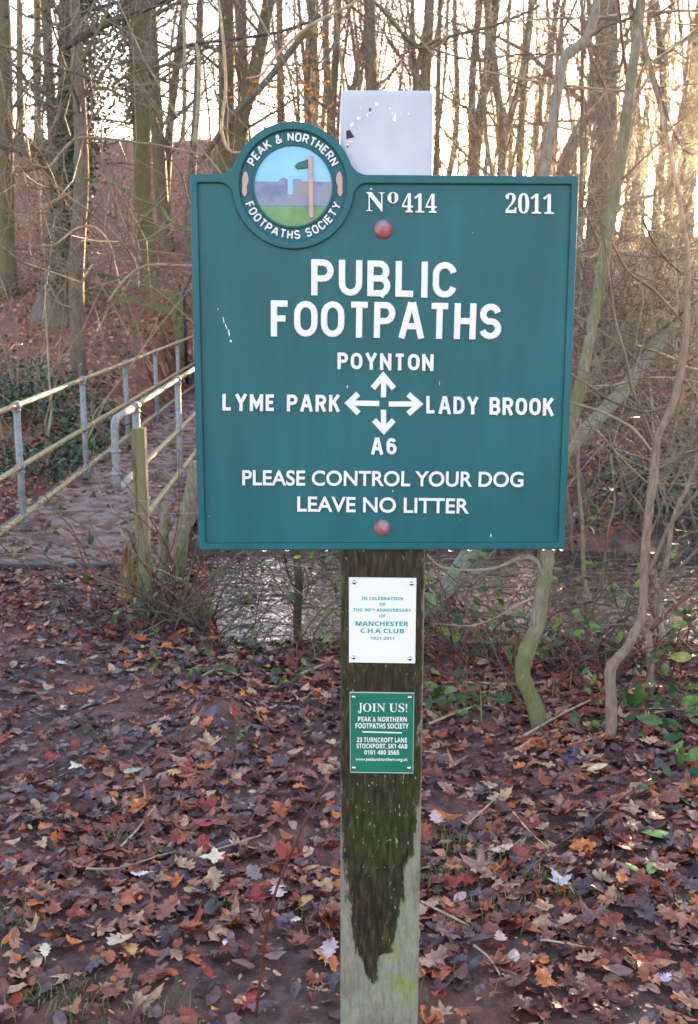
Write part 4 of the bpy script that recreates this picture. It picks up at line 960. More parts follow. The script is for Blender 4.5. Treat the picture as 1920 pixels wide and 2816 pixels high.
# leaning red stem in front of the litter
pp = [(705, 2785), (722, 2640), (735, 2545), (762, 2440), (808, 2330), (850, 2240), (905, 2150)]
b = hit(704, 2800); q = smooth_path([b+Vector((0, 0, -.03))]+[at(x, y, b.y-.10*i/6-.02) for i, (x, y) in enumerate(pp)], 4); m = MB(); m.tube(q, list(np.linspace(.0042, .0022, len(q))), 7)
R_ = random.Random(4); t = thing('bramble_runner', 'thin red brown stem rising at a slant from the mud left of the post', 'stem', b)
keep(m.build('stem', M['twig_red'], None), t)
m = MB(); n0 = at(735, 2545, b.y-.05); m.tube([n0, at(722, 2515, b.y-.05), at(718, 2480, b.y-.05)], [.003, .0024, .001], 5); keep(m.build('side_shoot', M['twig_red'], None), t)

# ------------------------------------------------------------------ grass tufts
m = MB(); R_ = random.Random(8)
def blades(x, y, n, sp, h):
    c = hit(x, y)
    for i in range(n):
        px_, py_ = c.x+R_.gauss(0, sp), c.y+R_.gauss(0, sp*.7); z = gz(px_, py_); a = R_.uniform(0, 6.28); hh = h*R_.uniform(.5, 1.2); ln = R_.uniform(.3, 1.0)*hh; w = R_.uniform(.0012, .0022)
        d = Vector((math.cos(a), math.sin(a), 0)); s_ = Vector((-d.y, d.x, 0))*w; p0 = Vector((px_, py_, z)); p1 = p0+d*ln*.4+Vector((0, 0, hh*.7)); p2 = p0+d*ln+Vector((0, 0, hh))
        k = len(m.v); m.v += [tuple(p0-s_), tuple(p0+s_), tuple(p1-s_*.8), tuple(p1+s_*.8), tuple(p2)]; m.f += [(k, k+1, k+3, k+2), (k+2, k+3, k+4)]
for x, y, n, sp in ((1210, 2340, 40, .05), (1270, 2350, 40, .06), (1330, 2400, 60, .07), (1240, 2430, 40, .05), (1390, 2500, 40, .05), (1580, 2480, 45, .02), (1340, 2560, 30, .06), (1250, 2320, 40, .05), (1480, 2440, 30, .06), (1180, 2450, 25, .04),
                    (20, 2560, 80, .05), (180, 2760, 80, .06), (260, 2790, 40, .06), (320, 2330, 40, .03), (620, 2510, 25, .03), (430, 2370, 25, .03), (930, 2320, 30, .04), (440, 2800, 40, .05), (860, 2560, 20, .04), (1500, 2700, 20, .06), (1300, 2700, 14, .05), (1720, 2600, 20, .08), (300, 2050, 30, .06), (1100, 2780, 20, .05)):
    blades(x, y, n, sp, .045)
for x, y, n in ((700, 1790, 60), (800, 1760, 70), (650, 1730, 60), (560, 1700, 50), (1250, 1790, 60), (1350, 1800, 50), (880, 1800, 50), (1450, 1830, 40), (1300, 1950, 40), (1650, 1850, 40)): blades(x, y, n, .14, .16)
tag(m.build('grass', M['grass'], None, False), 'sparse green and straw grass blades growing through the leaves', 'grass', kind='stuff')

# ------------------------------------------------------------------ undergrowth of ivy and bramble leaves on the far bank, and greens
def leafcloud(P, s0, s1, m, shp=QUAD, tilt=.7): return scatter('u', M[m], P, RNG.uniform(s0, s1, len(P)), shp, tilt, .4)
def patch(n, x0, x1, y0, y1, hgt, thr=.0):
    """points above the ground inside a patch of the photograph's ground, clumped"""
    out = []
    while len(out) < n:
        p = hit(random.uniform(x0, x1), random.uniform(y0, y1), 7.5)
        if math.sin(2.3*p.x+1.1*p.y)*math.sin(1.9*p.y-.7*p.x) < thr-.35: continue
        k = random.randint(8, 16)
        for i in range(k): 
            a, b_ = p.x+random.gauss(0, .18), p.y+random.gauss(0, .2); out.append((a, b_, gz(a, b_)+abs(random.gauss(0, hgt))))
    return np.array(out)
def stuff_join(name, objs, label, cat):
    bm = bmesh.new()
    for o in objs: bm.from_mesh(o.data)
    me = bpy.data.meshes.new(name); bm.to_mesh(me); bm.free(); mats = objs[0].data.materials[0]
    for o in objs: d = o.data; bpy.data.objects.remove(o); bpy.data.meshes.remove(d)
    return tag(link(name, me, mats), label, cat, kind='stuff')
stuff_join('ivy', [leafcloud(patch(3600, -200, 300, 1060, 1340, .20), .05, .10, 'ivy', OVAL), leafcloud(patch(700, -150, 520, 800, 1050, .10), .04, .08, 'ivy'), leafcloud(patch(1600, 1600, 2050, 1080, 1480, .14), .05, .09, 'ivy', OVAL),
           leafcloud(patch(700, 560, 1500, 1250, 1500, .15), .05, .09, 'ivy', OVAL)], 'dark ivy leaves spreading over the far stream bank', 'ivy')
stuff_join('undergrowth', [leafcloud(patch(350, -100, 140, 740, 830, .10), .04, .08, 'green'), leafcloud(patch(1500, 1600, 1880, 780, 1020, .45), .05, .10, 'green'), leafcloud(patch(200, 300, 520, 850, 960, .08), .04, .08, 'green'),
           leafcloud(patch(160, 0, 420, 1060, 1250, .25), .05, .10, 'green')], 'low green leafy undergrowth on the far bank', 'undergrowth')

# ------------------------------------------------------------------ the trees of the wood
Y = hY(150, 885)
IV, pts, rs = traced_tree('ivy_tree', 'big old tree wrapped in dark ivy on the left bank', [(147, 890), (150, 830), (165, 740), (182, 600), (190, 400), (195, 200), (197, 0), (198, -300)], [150, 96, 80, 74, 70, 66, 64, 56], Y, M['bark'], 12, 21, lmin=.4, twl=1.5)
P = []
for i in range(9000):
    k = random.uniform(.22, 1); f = k*(len(pts)-1); a = int(f); p = pts[a].lerp(pts[min(a+1, len(pts)-1)], f-a); r = rs[min(a, len(rs)-1)]
    dens = .35 + .65*sstep(.34, .55, k)
    if random.random() > dens: continue
    th = random.gauss(.1, 1.1); rr_ = r*1.05+abs(random.gauss(0, .10+.35*sstep(.45, .8, k)))
    P.append((p.x+rr_*math.cos(th), p.y-abs(rr_*math.sin(th))*.8, p.z+random.gauss(0, .1)))
o = scatter('ivy', M['ivy'], np.array(P), RNG.uniform(.06, .11, len(P)), OVAL, 1.0, .3); keep(o, IV)
traced_tree('bare_tree', 'slender grey trunk standing in front of the ivy tree', [(220, 1058), (213, 900), (210, 760), (216, 640), (224, 500), (222, 350), (215, 200), (205, 0), (200, -300)], [44, 42, 42, 42, 40, 36, 32, 28, 22], hY(220, 1058)-.2, M['bark'], 10, 22, lmin=.4)
A, pa, ra = traced_tree('bare_tree', 'mossy twin trunk, the nearer and left one of the pair', [(414, 778), (403, 650), (394, 530), (390, 400), (385, 250), (378, 100), (372, 0), (365, -300)], [56, 44, 43, 45, 50, 50, 48, 40], hY(414, 775), M['bark_moss'], 16, 23, lmin=.25, twl=1.6)
P = []
for i in range(900):
    f = random.uniform(.5, 1)*(len(pa)-1); a = int(f); p = pa[a].lerp(pa[min(a+1, len(pa)-1)], f-a); r = ra[min(a, len(ra)-1)]; th = random.uniform(2.2, 4.2); rr_ = r*1.05+abs(random.gauss(0, .12))
    P.append((p.x+rr_*math.cos(th), p.y-abs(rr_*math.sin(th))*.8, p.z))
keep(scatter('ivy', M['ivy'], np.array(P), RNG.uniform(.06, .11, len(P)), OVAL, 1.0, .3), A)
traced_tree('bare_tree', 'brown twin trunk, the right one of the pair behind the mossy trunk', [(462, 692), (446, 560), (437, 420), (428, 280), (420, 150), (412, 0), (405, -300)], [44, 36, 36, 34, 33, 32, 28], hY(462, 690), M['bark'], 14, 24, lmin=.25, twl=1.6)
TT = [('narrow trunk leaning right beside the twin trunks', [(452, 560), (470, 318), (490, 150), (509, 0), (530, -200)], [30, 24, 22, 20, 16], 25, 'bark'),
      ('pale straight pole above the left corner of the sign', [(520, 600), (540, 300), (546, 150), (550, 0), (552, -200)], [26, 22, 20, 18, 15], 24, 'bark'),
      ('thick straight mossy trunk left above the round badge', [(622, 640), (622, 400), (623, 200), (622, 0), (622, -250)], [56, 50, 48, 44, 38], 26, 'bark_moss'),
      ('medium trunk directly above the round badge', [(672, 650), (668, 300), (667, 150), (664, 0), (660, -200)], [34, 32, 30, 28, 24], 28, 'bark'),
      ('trunk leaning to the right above the round badge', [(640, 640), (660, 363), (697, 212), (722, 100), (739, 0), (775, -200)], [48, 44, 42, 38, 35, 28], 25, 'bark_moss'),
      ('thin upright trunk between badge and white post top', [(776, 600), (772, 300), (769, 100), (766, -200)], [24, 22, 20, 16], 29, 'bark'),
      ('wavering trunk left of the white post top', [(858, 620), (850, 400), (845, 200), (862, 0), (880, -150)], [26, 24, 22, 20, 18], 28, 'bark_moss'),
      ('upright trunk rising straight behind the white post top on its left', [(1027, 620), (1022, 240), (1016, 0), (1010, -250)], [40, 36, 32, 26], 26, 'bark'),
      ('upright trunk rising behind the right edge of the white post top', [(1168, 640), (1170, 240), (1178, 80), (1190, -200)], [38, 32, 30, 24], 26, 'bark'),
      ('thin pale trunk just right of the white post top', [(1200, 640), (1203, 400), (1206, 200), (1212, -100)], [18, 16, 14, 11], 27, 'bark'),
      ('mossy trunk above the number on the sign', [(1300, 640), (1305, 478), (1323, 303), (1352, 121), (1372, -100)], [36, 32, 30, 26, 22], 28, 'bark_moss'),
      ('forked trunk with a wide V above the middle of the sign', [(1374, 640), (1380, 478), (1386, 363), (1372, 280), (1350, 180), (1340, 0)], [32, 28, 27, 22, 18, 14], 29, 'bark'),
      ('trunk leaning right out of the V fork above the sign', [(1384, 640), (1388, 400), (1410, 300), (1440, 180), (1462, 0)], [24, 24, 22, 18, 14], 29.3, 'bark'),
      ('plain upright trunk above the year on the sign', [(1424, 640), (1428, 478), (1440, 250), (1462, 0), (1475, -200)], [26, 24, 22, 20, 16], 30, 'bark_moss'),
      ('dark leaning trunk between the two near saplings', [(1530, 640), (1550, 464), (1593, 361), (1622, 300), (1650, 180), (1668, -50)], [50, 44, 40, 36, 32, 28], 23, 'bark'),
      ('broad twiggy trunk right of the sign', [(1640, 960), (1646, 700), (1655, 500), (1665, 300), (1668, 100), (1672, -250)], [110, 86, 78, 72, 68, 58], 17.5, 'bark'),
      ('leaning trunk at the right edge before the low sun', [(1868, 800), (1882, 688), (1892, 482), (1909, 310), (1920, 172), (1940, -100)], [64, 54, 48, 44, 40, 34], 22, 'bark'),
      ('thin trunk crossing in front of the low sun', [(1800, 760), (1838, 600), (1850, 420), (1880, 280), (1900, 100)], [30, 26, 24, 20, 16], 24, 'bark'),
      ('dark green trunk at the left edge of the wood', [(14, 720), (14, 400), (12, 200), (8, 0), (4, -250)], [60, 50, 48, 44, 38], 22, 'bark_moss'),
      ('pale grey trunk just left of the ivy tree', [(152, 640), (146, 400), (135, 200), (127, 0), (122, -250)], [36, 32, 31, 30, 26], 24, 'bark'),
      ('thin trunk on the ridge left of the pale grey trunk', [(104, 400), (104, 200), (102, 0), (100, -200)], [24, 22, 20, 17], 36, 'bark'),
      ('thin trunk on the ridge near the left edge', [(56, 400), (55, 200), (54, 0), (52, -200)], [22, 20, 18, 15], 36, 'bark_moss')]
for i, (lab, pp, ws, Yd, mt) in enumerate(TT):
    b0 = at(*pp[0], Yd); gzz = gz(b0.x, Yd)
    pp2 = pp
    t, pts, rs = traced_tree('bare_tree', lab, pp2, [w_*.88 for w_ in ws], Yd, M[mt], 13, 40+i, lmin=.2, twl=1.5)
    # root the trunk in the hillside
    if pts[0].z > gzz-.1:
        mb_ = MB(); mb_.tube([Vector((pts[1].x, pts[1].y, gzz-.3)), Vector((pts[1].x, pts[1].y, gzz+.3)), pts[2]], [rs[0]*1.35, rs[0]*1.08, rs[2]], 12); keep(mb_.build('root_flare', M[mt], None), t)
GROUPL = 'bare trees of the far wood'
R_ = random.Random(77); n = 0; placed = []
while n < 112:
    yy = R_.uniform(23, 47); xx = R_.uniform(-.42, .42)*yy
    if n % 3: xx = R_.uniform(-.05, .40)*yy
    if any((xx-a)**2+(yy-b)**2 < .9 for a, b in placed): continue
    placed.append((xx, yy)); k = R_.choice([0, 2, 4, 4, 6, 6, 6, 3, 6, 4]); n += 1
    plant_tree(k, (xx, yy, gz(xx, yy)), R_.uniform(0, 6.28), R_.uniform(.8, 1.15), 'bare slender tree among the crowded trunks of the far wooded slope', GROUPL, (R_.gauss(0, .05), R_.gauss(0, .05)), R_.random() < .4)

# rusty leaves still hanging on a young beech above the badge, and specks of it at the right
def rusty(name, label, x, y, Yd, n, sx, sz, h):
    p = at(x, y, Yd); b = Vector((p.x, Yd, gz(p.x, Yd))); t = thing(name, label, 'tree', b); R2 = random.Random(int(x)); m1, m2 = MB(), MB()
    q = smooth_path([b+Vector((0, 0, -.3)), b+Vector((.1, 0, (p.z-b.z)*.5)), Vector((p.x, p.y, p.z+h))], 5); m1.tube(q, list(np.linspace(.06, .015, len(q))), 7)
    for i in range(40): spray(m2, q[R2.randint(3, len(q)-1)], Vector((R2.gauss(0, 1), R2.gauss(0, 1), R2.gauss(.2, .5))), R2.uniform(.6, 1.5), .008, R2, 1)
    keep(m1.build('trunk', M['bark'], None), t); keep(m2.build('crown', M['twig'], None), t)
    P = np.array([(p.x+R2.gauss(0, sx), p.y+R2.gauss(0, sx), p.z+R2.gauss(0, sz)) for i in range(n)]); keep(scatter('leaves', M['rust'], P, RNG.uniform(.06, .11, n), OVAL, 1.2, .4), t)
rusty('beech_sapling', 'young beech keeping orange leaves above the round badge', 810, 240, 21, 380, .5, .7, 1.5)
rusty('beech_sapling', 'young beech keeping a few orange leaves beside the right near saplings', 1590, 250, 14, 40, .6, 1.0, 1.2)

# ------------------------------------------------------------------ near saplings right of the sign (traced, each stem a part)
STEMS = {}
def shrub(name, label, b, stems, cat='sapling', extra=0, seed=1, tw=3, twm='twig', tln=.45, ivy=None):
    t = thing(name, label, cat, b); R2 = random.Random(seed); cr = MB(); allp = []
    for i, (pp, ws, Y, mt) in enumerate(stems):
        pts, Ys = wpath(pp, Y); rs = wrad(ws, Ys, len(pts)); allp += list(zip(pts, rs)); m_ = MB(); rs = [r*R2.uniform(.92, 1.10) for r in rs] if ws[0] > 20 else rs; m_.tube(pts, rs, 9 if ws[0] > 12 else 6)
        keep(m_.build('trunk' if i == 0 and cat == 'sapling' else 'branch', M[mt], None), t)
        for j in range(tw):
            k = R2.randint(2, len(pts)-1); e = Vector((R2.gauss(0, 1), R2.gauss(0, .6), R2.gauss(.3, .8))).normalized()
            spray(cr, pts[k], e, R2.uniform(.5, 1.2)*tln, max(rs[k]*.3, .0018), R2, 1, .18, 4)
    if cr.v: keep(cr.build('crown', M[twm], None), t)
    STEMS[t.name] = allp; return t
b = hit(1490, 2012)
S1 = [(1490, 2030), (1472, 1945), (1438, 1860), (1450, 1790), (1478, 1720), (1488, 1640), (1500, 1580), (1508, 1500), (1530, 1350), (1560, 1220), (1590, 1090), (1622, 930), (1650, 780), (1672, 640), (1705, 460), (1727, 285), (1745, 150), (1765, -20), (1780, -200)]
shrub('sapling', 'curved mossy sapling rising from the litter behind the right side of the sign', b,
      [(S1, [52, 50, 46, 48, 44, 42, 42, 40, 36, 32, 31, 30, 31, 32, 31, 29, 27, 25, 20], [b.y, b.y+.1, b.y+.35], 'bark_foot'),
       ([(1505, 1460), (1490, 1200), (1484, 900), (1488, 650), (1496, 482), (1520, 344), (1535, 240), (1548, 172), (1572, 140), (1610, 110), (1632, 50), (1645, -30)], [34, 31, 29, 28, 28, 27, 27, 27, 28, 27, 24, 20], [b.y+.12, b.y+.5], 'bark_pale'),
       ([(1496, 1585), (1475, 1545), (1440, 1532), (1370, 1560), (1300, 1568), (1215, 1560), (1175, 1525)], [14, 16, 15, 10, 8, 7, 5], b.y+.05, 'bark_pale'),
       ([(1548, 170), (1540, 110), (1570, 40), (1600, -30)], [8, 7, 6, 5], b.y+.5, 'twig'),
       ([(1478, 1640), (1420, 1665), (1380, 1690), (1300, 1720), (1200, 1715)], [7, 6, 5, 4, 3], b.y+.05, 'twig_pale'),
       ([(1730, 250), (1712, 120), (1700, 0), (1690, -60)], [10, 9, 8, 7], b.y+.35, 'twig_red'), ([(1660, 700), (1600, 560), (1560, 470), (1530, 380)], [6, 5, 4, 3], b.y+.3, 'twig'), ([(1690, 560), (1760, 470), (1850, 420), (1940, 380)], [7, 6, 5, 4], b.y+.4, 'twig_pale')], seed=3, tw=3)
b = hit(1676, 2042)
S2 = [(1676, 2052), (1682, 1960), (1678, 1850), (1695, 1815), (1722, 1785), (1748, 1735), (1767, 1687), (1771, 1583), (1777, 1480), (1788, 1380), (1800, 1293), (1809, 1202), (1851, 1112), (1878, 991), (1890, 841), (1893, 720), (1881, 630), (1850, 447), (1815, 292), (1780, 160), (1764, 60), (1758, -60)]
shrub('sapling', 'bent brown sapling with a kink near its base at the right', b,
      [(S2, [34, 32, 32, 30, 28, 27, 26, 25, 24, 24, 24, 22, 22, 19, 16, 15, 14, 13, 12, 11, 10, 9], [b.y, b.y+.15, b.y+.3], 'bark_brown'),
       ([(1806, 1300), (1798, 1230), (1783, 1180), (1760, 1120), (1735, 1060), (1720, 980), (1690, 870), (1652, 606), (1610, 500)], [12, 11, 9, 8, 8, 7, 7, 6, 4], b.y+.3, 'twig'),
       ([(1882, 940), (1905, 880), (1930, 820)], [14, 12, 11], b.y+.25, 'bark_brown'), ([(1884, 960), (1920, 945), (1960, 930)], [10, 9, 8], b.y+.3, 'bark_brown'),
       ([(1868, 1030), (1850, 1100), (1821, 1121), (1776, 1133), (1730, 1122), (1671, 1097), (1620, 1060), (1574, 1031), (1540, 1000)], [8, 8, 8, 7, 7, 7, 6, 6, 5], b.y+.2, 'twig'),
       ([(1794, 1245), (1760, 1200), (1731, 1172), (1660, 1135), (1600, 1115), (1540, 1100)], [8, 8, 8, 7, 7, 6], b.y+.2, 'twig_pale'),
       ([(1772, 1590), (1800, 1540), (1840, 1450), (1880, 1400), (1940, 1330)], [14, 13, 11, 10, 9], b.y+.1, 'twig'), ([(1878, 885), (1800, 800), (1731, 750), (1690, 680), (1652, 606)], [8, 8, 7, 7, 5], b.y+.35, 'twig')], seed=5, tw=3)
b = hit(1788, 1915)
shrub('sapling', 'dark stemmed sapling with forking branches near the stream at the right', b,
      [([(1786, 1925), (1790, 1850), (1784, 1760), (1790, 1735), (1805, 1690), (1818, 1620), (1838, 1520), (1850, 1430), (1890, 1340), (1930, 1240)], [22, 20, 20, 22, 16, 15, 14, 13, 11, 9], [b.y, b.y+.2], 'bark_brown'),
       ([(1790, 1735), (1830, 1690), (1880, 1650), (1940, 1590)], [14, 12, 10, 8], b.y+.05, 'twig_red'), ([(1800, 1700), (1780, 1640), (1740, 1600), (1700, 1580), (1660, 1585)], [7, 6, 5, 4, 3], b.y, 'twig_red'), ([(1818, 1620), (1870, 1560), (1930, 1500)], [10, 9, 7], b.y, 'twig')], seed=6, tw=4)
b = hit(1612, 1800)
shrub('sapling', 'thin dark forked stem standing at the water edge right of the mossy sapling', b,
      [([(1612, 1805), (1618, 1720), (1622, 1650), (1610, 1610), (1604, 1540), (1602, 1440), (1590, 1300), (1596, 1150)], [17, 16, 16, 13, 12, 11, 9, 6], [b.y, b.y+.2], 'bark_brown'), ([(1624, 1648), (1650, 1620), (1660, 1560), (1672, 1460), (1690, 1380), (1680, 1250)], [10, 9, 8, 7, 6, 5], b.y+.1, 'twig')], seed=7, tw=3)
b = at(1812, 1640, 5.3)
shrub('fallen_branch', 'yellow curved branch sweeping down beside the stream at the right', b,
      [([(1806, 1600), (1808, 1660), (1822, 1755), (1850, 1795), (1890, 1815), (1960, 1845)], [18, 20, 22, 24, 26, 28], [5.3, 5.0], 'twig_pale'), ([(1845, 1650), (1880, 1690), (1930, 1755)], [14, 16, 18], 5.2, 'twig_pale')], 'branch', seed=8, tw=1)
b = at(1183, 1690, 5.55)
traced_tree('leaning_tree', 'pale smooth trunk leaning far to the right behind the sign', [(1183, 1690), (1225, 1620), (1300, 1510), (1420, 1370), (1595, 1200), (1707, 1082), (1776, 990), (1851, 900), (1930, 825), (2050, 720)], [50, 48, 46, 45, 42, 40, 38, 36, 34, 30], [b.y, b.y+1.0, b.y+2.2], M['bark_green'], 5, 61, lmin=.6, twl=.6)
# tangle of bare branches further back on the right
Yt = 6.2; b = Vector((at(1700, 1400, 9).x, 9.2, gz(at(1700, 1400, 9).x, 9.2)))
TW = [([(1637, 1049), (1700, 1035), (1761, 1025), (1850, 1018), (1950, 1012)], [7, 9, 9, 10, 11], [7, 7.6], 'bark_brown'), ([(1570, 905), (1650, 892), (1731, 862), (1800, 846), (1881, 829), (1960, 800)], [7, 9, 11, 11, 12, 13], [8, 8.6], 'bark_moss'),
      ([(1601, 1082), (1640, 1010), (1665, 970), (1700, 915), (1731, 865), (1779, 787), (1850, 640), (1920, 470)], [17, 16, 15, 14, 13, 12, 11, 9], [7.4, 8.8], 'bark_brown'), ([(1560, 930), (1640, 850), (1700, 775), (1771, 720), (1860, 690), (1960, 640)], [9, 10, 10, 10, 11, 12], [7.5, 8], 'bark_brown'),
      ([(1700, 1020), (1760, 950), (1830, 900), (1900, 840), (1960, 800)], [7, 8, 8, 9, 10], [6.8, 7.4], 'twig_dark'), ([(1755, 950), (1800, 965), (1850, 985), (1890, 1010), (1960, 1020)], [6, 6, 7, 7, 7], [6.5, 7], 'straw'),
      ([(1766, 600), (1800, 670), (1850, 730), (1900, 765), (1960, 775)], [7, 7, 7, 6, 6], [6.5, 7], 'twig_red'), ([(1780, 1300), (1850, 1265), (1900, 1240), (1970, 1200)], [16, 17, 18, 19], [6, 6.4], 'bark'),
      ([(1600, 1060), (1680, 1060), (1760, 1040), (1860, 1040), (1960, 1060)], [5, 5, 5, 5, 5], [6, 6.5], 'twig_pale'), ([(1640, 1180), (1700, 1250), (1760, 1310), (1800, 1340)], [6, 6, 5, 4], [5.5, 5.8], 'twig_pale'),
      ([(1570, 700), (1600, 640), (1615, 560), (1660, 480), (1700, 380)], [8, 8, 7, 6, 5], [6.5, 7], 'twig'), ([(1400, 60), (1520, 50), (1640, 48), (1760, 34), (1940, 28)], [5, 6, 7, 7, 8], [6, 7], 'twig_pale'),
      ([(1300, 190), (1480, 225), (1600, 240), (1720, 250), (1760, 246)], [5, 6, 7, 8, 8], [6, 5.5], 'twig_pale'), ([(1960, 40), (1880, 110), (1800, 165), (1720, 180)], [10, 9, 8, 6], [6, 6.5], 'twig_pale'), ([(1770, 110), (1830, 300), (1880, 410), (1950, 420)], [8, 7, 7, 6], [6, 6.2], 'twig'),
      ([(1010, -20), (1080, 60), (1130, 115), (1180, 135), (1240, 100), (1360, 70), (1480, 20)], [8, 10, 11, 10, 9, 8, 7], [9, 9.5], 'bark_moss'), ([(1180, 130), (1300, 165), (1420, 150), (1540, 150)], [6, 5, 5, 4], 9, 'twig')]
sh = shrub('bare_shrub', 'tangled bare shrub with many crossing branches right of the sign', b, TW, 'shrub', seed=9, tw=5, tln=.7)
def tangle(root, n, seed, m, lmin=.4, lmax=1.6, ang=(0, 1.2), rk=.45):
    """fine twigs growing out of the stems of a shrub"""
    R2 = random.Random(seed); mb_ = MB(); A = STEMS[root.name]
    for i in range(n):
        p, r = R2.choice(A); e = Vector((R2.gauss(0, 1), R2.gauss(0, .55), R2.gauss(.15, .8))).normalized()
        spray(mb_, p, e, R2.uniform(lmin, lmax), min(max(r*rk, .0022), .006), R2, 2 if R2.random() < .4 else 1, .17, 4, (1, 3), .01)
    o = mb_.build('crown', M[m], None); keep(o, root); return o
tangle(sh, 190, 1, 'twig'); tangle(sh, 80, 2, 'twig_pale'); tangle(sh, 40, 3, 'twig_red', lmax=1.1)

# overhanging branches on the left
b = Vector((at(-250, 900, 9).x, 9.4, gz(at(-250, 900, 9).x, 9.4)))
LW = [([(-120, 90), (0, 124), (106, 159), (177, 191), (240, 212), (300, 235)], [12, 10, 10, 9, 7, 4], [8.5, 9], 'twig'), ([(180, 130), (247, 88), (340, 45), (452, 0), (560, -50)], [18, 20, 20, 22, 22], [12, 12.5], 'twig_dark'), ([(150, 250), (220, 170), (275, 75), (300, 20)], [6, 8, 9, 8], [11, 11.3], 'bark_moss'),
      ([(560, 426), (440, 400), (353, 389), (300, 382), (230, 378), (198, 389), (165, 425), (134, 459), (105, 455), (85, 442), (71, 353), (66, 280)], [5, 6, 7, 8, 9, 9, 9, 8, 6, 5, 4, 3], [7.2, 6.8], 'twig_pale'),
      ([(25, 265), (25, 300), (53, 389), (141, 495), (200, 550), (247, 583), (310, 640), (353, 689), (375, 735), (380, 800)], [3, 4, 6, 7, 7, 7, 7, 7, 7, 6], [7.5, 7], 'twig'), ([(279, 340), (283, 442), (311, 541), (345, 600), (371, 643), (389, 724)], [4, 6, 7, 7, 7, 8], [6.5, 6.5], 'twig'),
      ([(590, -60), (600, 0), (612, 91), (621, 242), (609, 351), (630, 412), (668, 420)], [7, 7, 8, 8, 8, 8, 6], [5.5, 5.2], 'straw'), ([(1000, -20), (957, 18), (848, 73), (757, 157), (720, 205), (678, 215)], [9, 8, 8, 8, 7, 4], [6.5, 6.2], 'straw'), ([(720, 205), (735, 225), (750, 242)], [4, 3, 2], 6.3, 'straw'),
      ([(880, 40), (824, 109), (727, 230), (642, 315), (590, 390), (545, 450)], [16, 18, 18, 17, 16, 14], [12, 12], 'bark_moss'), ([(233, 491), (318, 509), (371, 544), (442, 572), (465, 605), (512, 625), (570, 640)], [9, 9, 8, 8, 8, 7, 6], [11, 10], 'moss'),
      ([(570, 728), (519, 731), (424, 728), (385, 738), (353, 760), (318, 800), (298, 830)], [9, 9, 9, 9, 8, 8, 6], [5.6, 5.4], 'twig_pale'), ([(66, 722), (150, 750), (226, 777)], [3, 4, 5], [6, 6], 'straw'), ([(224, 780), (240, 750), (256, 726)], [6, 7, 6], [6, 6], 'straw'),
      ([(117, 675), (155, 671), (205, 632), (254, 622), (293, 654), (310, 690)], [5, 6, 6, 6, 5, 3], [6, 6], 'straw'), ([(191, -10), (201, 106), (198, 200), (206, 262), (216, 272), (212, 353), (205, 450)], [7, 8, 8, 8, 9, 8, 6], [18, 18], 'moss'),
      ([(214, 276), (265, 244), (300, 246), (329, 261), (380, 285), (424, 302)], [8, 8, 8, 8, 8, 8], [18, 18.4], 'moss'), ([(310, 235), (345, 210), (400, 190), (470, 178), (540, 175)], [9, 9, 9, 8, 6], [16, 16], 'bark_moss'), ([(430, 170), (500, 130), (620, 110), (760, 90), (880, 50)], [10, 9, 8, 8, 7], [13, 13], 'twig_dark'),
      ([(505, 0), (508, 120), (506, 200)], [9, 8, 6], [7, 7], 'twig_pale'), ([(0, 405), (60, 420), (110, 428), (150, 420)], [10, 8, 7, 5], [14, 14], 'twig_dark'), ([(20, 580), (100, 585), (220, 590)], [6, 5, 4], [10, 10], 'twig'), ([(535, 400), (545, 300), (548, 180), (540, 120)], [12, 12, 10, 8], [12, 12], 'twig_pale'),
      ([(388, 724), (375, 690), (350, 640), (320, 560)], [6, 5, 4, 3], [5.5, 6], 'twig_red'), ([(560, 640), (520, 560), (500, 480), (470, 440)], [6, 5, 5, 3], [6, 6], 'twig_red'), ([(-40, 640), (60, 720), (120, 740), (200, 745)], [7, 6, 5, 3], [8, 8], 'twig')]
sl_ = shrub('bare_shrub', 'bare shrub whose long thin branches arch over the footbridge at the left', b, LW, 'shrub', seed=12, tw=3, tln=.6)
tangle(sl_, 120, 5, 'twig', lmax=1.9); tangle(sl_, 40, 6, 'twig_pale', lmax=1.5)

def thicket(x, y, h, n, seed, label, m='twig', r0=.014, group=None):
    R2 = random.Random(seed); b_ = Vector((x, y, gz(x, y))); t = thing('bare_shrub', label, 'shrub', b_, group); cr = MB()
    for i in range(n):
        a = R2.uniform(0, 6.28); d = Vector((math.cos(a)*R2.uniform(.1, .8), math.sin(a)*R2.uniform(.1, .6), 1)).normalized(); p = b_+Vector((R2.gauss(0, .15), R2.gauss(0, .12), -.1)); q = [p.copy()]; L_ = h*R2.uniform(.6, 1.2); r = r0*R2.uniform(.5, 1.2); st_ = MB()
        for k in range(9): d = (d+Vector((R2.gauss(0, .13), R2.gauss(0, .13), R2.gauss(-.03, .08)))).normalized(); p = p+d*L_/9; q.append(p.copy())
        rr2 = [r*(1-.75*k/9) for k in range(10)]; st_.tube(q, rr2, 6, False); keep(st_.build('branch', M[m], None), t)
        for k in range(7):
            j = R2.randint(2, 9); e = Vector((R2.gauss(0, 1), R2.gauss(0, .7), R2.gauss(.2, .7))).normalized(); spray(cr, q[j], d*.4+e, R2.uniform(.3, .9)*h*.32, max(rr2[j]*.5, .0028), R2, 2 if R2.random() < .5 else 1, .18, 3, (2, 4), .01)
    keep(cr.build('crown', M[m], None), t)
